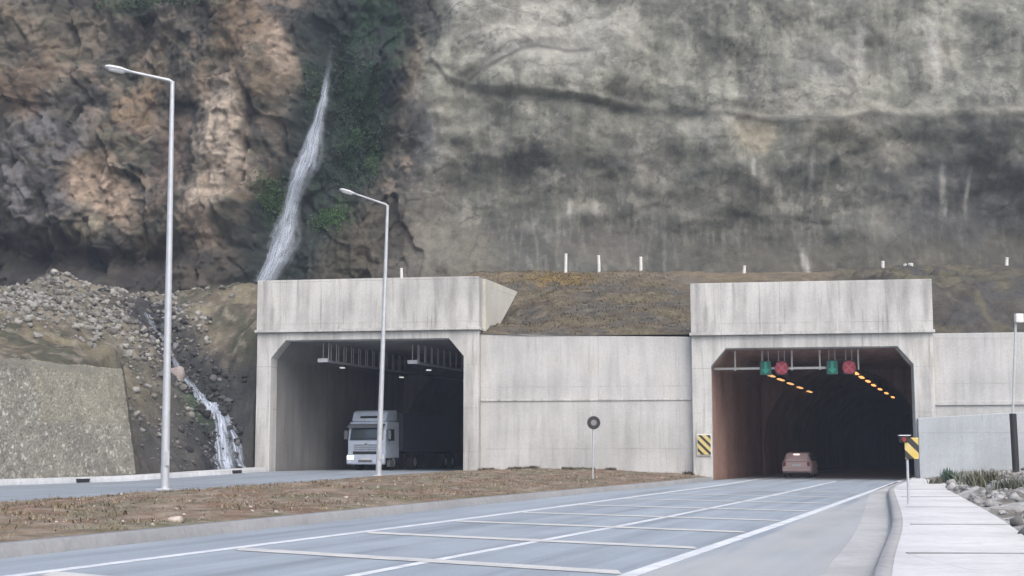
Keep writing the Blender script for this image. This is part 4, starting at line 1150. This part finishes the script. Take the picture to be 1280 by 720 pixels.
m = MB(); m.box((0, 8.0, 2.35), (2.5, 10.6, 2.3)); tl_ = m.build('trailer', M['trailer'], tr, .03)
m = MB(); m.box((0, 8.0, 1.12), (1.0, 10.4, .15)); m.build('chassis', M['black'], tr)

# ------------------------------------------------------------------ car going into the right tunnel
c0 = px(996, 601.5, 84.0)
car = thing('car', 'pale hatchback car driving away into the right tunnel', 'car', (c0[0], 84.0, .005), -R(18))
def loft(secs):                          # sections along y: list of (y, outline points x,z)
    n = len(secs[0][1]); V = [(x, y, z) for y, o in secs for x, z in o]
    f = [[i*n+k, i*n+(k+1) % n, (i+1)*n+(k+1) % n, (i+1)*n+k] for i in range(len(secs)-1) for k in range(n)]
    f += [list(range(n-1, -1, -1)), list(range((len(secs)-1)*n, len(secs)*n))]
    m = MB(); m.add(V, f); return m
def body_sec(w, z0, z1): return [(-w*.94, z0), (w*.94, z0), (w, z0 + .18), (w, z1 - .14), (w*.93, z1), (-w*.93, z1), (-w, z1 - .14), (-w, z0 + .18)]
body = loft([(0, body_sec(.78, .34, .92)), (.12, body_sec(.86, .28, .98)), (.9, body_sec(.88, .2, 1.0)), (3.0, body_sec(.88, .2, .98)), (3.7, body_sec(.84, .24, .82)), (4.1, body_sec(.72, .3, .66))]).build('body', M['car'], car, .03, True)
def cab_sec(w0, w1, z0, z1): return [(-w0, z0), (w0, z0), (w1, z1 - .06), (w1 - .08, z1), (-w1 + .08, z1), (-w1, z1 - .06)]
loft([(.14, cab_sec(.80, .66, .93, 1.06)), (.42, cab_sec(.80, .64, .93, 1.44)), (1.6, cab_sec(.82, .66, .93, 1.50)), (2.5, cab_sec(.82, .64, .93, 1.44)), (3.3, cab_sec(.78, .7, .9, .98))]).build('cabin', M['car'], car, .02, True)
m = MB(); m.add([(-.66, .15, 1.02), (.66, .15, 1.02), (.56, .385, 1.38), (-.56, .385, 1.38)], [(0, 1, 2, 3)])
m.v += [(x, y + .03, z) for x, y, z in m.v[:4]]; m.f += [[7, 6, 5, 4], [0, 4, 5, 1], [1, 5, 6, 2], [2, 6, 7, 3], [3, 7, 4, 0]]
m.build('rear_window', M['glass'], car)
for s_ in (-1, 1):
    m = MB(); m.box((s_ * .70, .03, .80), (.16, .1, .26)); m.build('tail_light', M['red_lens'], car, .03)
    m = MB(); m.add([(s_*.825, .7, .98), (s_*.825, 2.7, .98), (s_*.70, 2.3, 1.36), (s_*.69, .8, 1.38)], [(0, 1, 2, 3)]); m.build('side_window', M['glass'], car)
    wheel(car, s_ * .76, .75, .31, .2); wheel(car, s_ * .76, 3.3, .31, .2)
m = MB(); m.prism_x([(-.06, .36), (-.08, .5), (-.02, .6), (.12, .6), (.12, .34)], -.82, .82); m.build('bumper', M['car'], car, .03, True)
m = MB(); m.box((0, -.005, .74), (.52, .02, .12)); m.build('number_plate', M['plate'], car)
m = MB(); m.box((-.02, .33, 1.37), (.34, .05, .06)); m.build('window_glint', emit('pale_reflection_glow', (.9, .8, .72), 1.2), car, .01)  # glowing bar standing in for a bright reflection in the rear window

# ------------------------------------------------------------------ plants
def blades(name, pts, h, cols, label, n_b=6, spread=.06, lean=.5, wid=.012, kind='stuff'):
    V = []; Fc = []; Cc = []
    pts = np.asarray(pts)
    N = len(pts); k = N * n_b
    base = np.repeat(pts, n_b, 0) + np.concatenate([rng.normal(0, spread, (k, 2)), np.zeros((k, 1))], 1)
    a = rng.uniform(0, 2 * math.pi, k); ln = np.abs(rng.normal(0, lean, k))
    hh = np.repeat(np.broadcast_to(h, (N,)), n_b) * rng.uniform(.5, 1.2, k)
    d = np.stack([np.cos(a), np.sin(a)], -1); s_ = np.stack([-d[:, 1], d[:, 0]], -1) * (wid * rng.uniform(.6, 1.5, k))[:, None]
    def at(f, lz): return np.concatenate([base[:, :2] + d * (ln * hh * f)[:, None], (base[:, 2] + hh * lz)[:, None]], 1)
    m0 = at(0, -.05); m1 = at(.45, .6); m2 = at(1.1, 1.0 - 0)
    z3 = np.zeros((k, 1)); sv = np.concatenate([s_, z3], 1)
    V = np.stack([m0 - sv, m0 + sv, m1 + sv * .8, m1 - sv * .8, m2], 1).reshape(-1, 3)
    i = np.arange(k)[:, None] * 5
    F4 = np.concatenate([i + np.array([[0, 1, 2, 3]]), i + np.array([[3, 2, 4, 4]])], 0)
    F3 = np.concatenate([i + np.array([[0, 1, 2]]), i + np.array([[0, 2, 3]]), i + np.array([[3, 2, 4]])], 0)
    c = np.repeat(np.repeat(np.asarray(cols).reshape(-1, 3) * np.ones((N, 1)), n_b, 0) * rng.uniform(.7, 1.25, (k, 1)), 5, 0)
    o = mesh_np(name, V, F3, M['leaf'], col=c)
    if kind: struct(o, kind, label)
    return o
pts = []; cols = []; hs = []
for i in range(4200):
    Y = 13 + 64 * rng.random() ** 1.25; a, b = float(XnL(Y)), float(XkL(Y)) - .4; x = rng.uniform(max(a, b - 12), b)
    if vn(np.array([x * .4]), np.array([Y * .25]), 77)[0] < -.08 and rng.random() < .8: continue
    pts.append((x, Y, zmed(x, Y))); hs.append(rng.uniform(.03, .10))
    cols.append(((.18, .13, .085), (.22, .17, .11), (.27, .24, .16), (.12, .12, .07))[rng.choice(4, p=[.4, .3, .2, .1])])
blades('dry_grass', pts, np.array(hs), cols, 'short dry grass and litter on the median', 7, .14, 1.3, .010)
pts = []; cols = []
for i in range(600):
    u_ = rng.random(); a = face_pt(pl, 6.5, .35, 0); b = face_pt(pr, -6.4, .35, 0)
    x, Y = a[0] + (b[0] - a[0]) * u_, a[1] + (b[1] - a[1]) * u_ - abs(rng.normal(0, .35)) - .1
    if vn(np.array([x * .9]), np.array([3.3]), 79)[0] < -.05: continue
    pts.append((x, Y, zmed(x, Y) - .05)); cols.append(((.10, .10, .06), (.15, .11, .07), (.07, .08, .05))[rng.integers(3)])
blades('weeds', pts, .2, cols, 'scrubby weeds along the foot of the middle wall', 8, .12, .7, .02)
pts = []; cols = []
for i in range(2400):
    x = rng.uniform(-3, 10.5); Y = rng.uniform(78.5, 96)
    if i < 420: x, Y = rng.normal(3.0, 1.5), rng.normal(92.8, 1.3)
    if Y < Yf(x) + 1 or Y > 97: continue
    pts.append((x, Y, zemb(x, Y))); cols.append((.26, .19, .07) if i < 420 else ((.12, .10, .07), (.14, .115, .08), (.10, .09, .06))[rng.integers(3)])
blades('dry_grass', pts, .09, cols, 'sparse dry grass on the slope above the middle wall', 6, .22, 1.0, .02)
# mosses and ferns in the gully
pts = []; cols = []; V = []
for (u, v, a, b, n_, c) in ((440, 150, 30, 80, 1500, (.035, .072, .042)), (463, 187, 9, 30, 260, (.06, .11, .05)), (338, 245, 15, 24, 420, (.06, .12, .04)), (412, 268, 24, 15, 420, (.055, .115, .04)), (386, 95, 9, 30, 200, (.05, .08, .04)), (205, 3, 60, 8, 300, (.05, .09, .045)), (420, 60, 14, 40, 300, (.035, .06, .04))):
    for i in range(n_):
        p = px(u + rng.normal(0, a * .6), v + rng.normal(0, b * .55), 100.5); V.append((p[0], 0, p[2])); cols.append(np.array(c) * rng.uniform(.5, 1.5))
V = np.array(V); V[:, 1] = cliff_Y(V[:, 0], V[:, 2]) - .05
N = len(V); k = N * 5
base = np.repeat(V, 5, 0) + rng.normal(0, .12, (k, 3)) * [1, .4, 1]
d = rng.normal(0, 1, (k, 3)) * [1, .5, 1] + [0, -.6, -.5]; d /= np.linalg.norm(d, axis=1)[:, None]
s_ = np.cross(d, rng.normal(0, 1, (k, 3))); s_ /= np.linalg.norm(s_, axis=1)[:, None]
ln = rng.uniform(.08, .22, (k, 1))
VV = np.stack([base, base + d * ln * .5 + s_ * ln * .28, base + d * ln, base + d * ln * .5 - s_ * ln * .28], 1).reshape(-1, 3)
struct(mesh_np('moss', VV, np.arange(k * 4).reshape(-1, 4), M['leaf'], col=np.repeat(np.repeat(np.array(cols), 5, 0), 4, 0)), 'stuff', 'green moss and ferns in the wet gully')
# tuft of broad green leaves by the slab wall, low bush and smaller tufts
def plant(name, label, loc, n, h, col, wid, lean, spread):
    o = blades(name, [(0, 0, 0)], h, [col], None, n, spread, lean, wid, kind=None); o.location = loc
    return tag(o, label, 'plant')
p = px(1187, 609, 60); plant('leafy_plant', 'dark green leafy tuft at the foot of the low slab wall', (p[0], 60, zrg(p[0], 60)), 60, .62, (.06, .10, .07), .05, .45, .16)
p = px(1172, 612, 58); plant('leafy_plant', 'small grey green tuft left of the leafy tuft, by the pavement end', (p[0], 58, zrg(p[0], 58)), 50, .32, (.12, .12, .09), .03, .6, .2)
p = px(1232, 628, 52); plant('shrub', 'low olive shrub among stones beside the pavement', (p[0], 52, zrg(p[0], 52)), 380, .6, (.15, .15, .10), .022, .9, .38)
p = px(1270, 640, 44); plant('shrub', 'greyish scrub at the right edge among stones', (p[0], 44, zrg(p[0], 44)), 260, .4, (.17, .18, .14), .02, .9, .32)
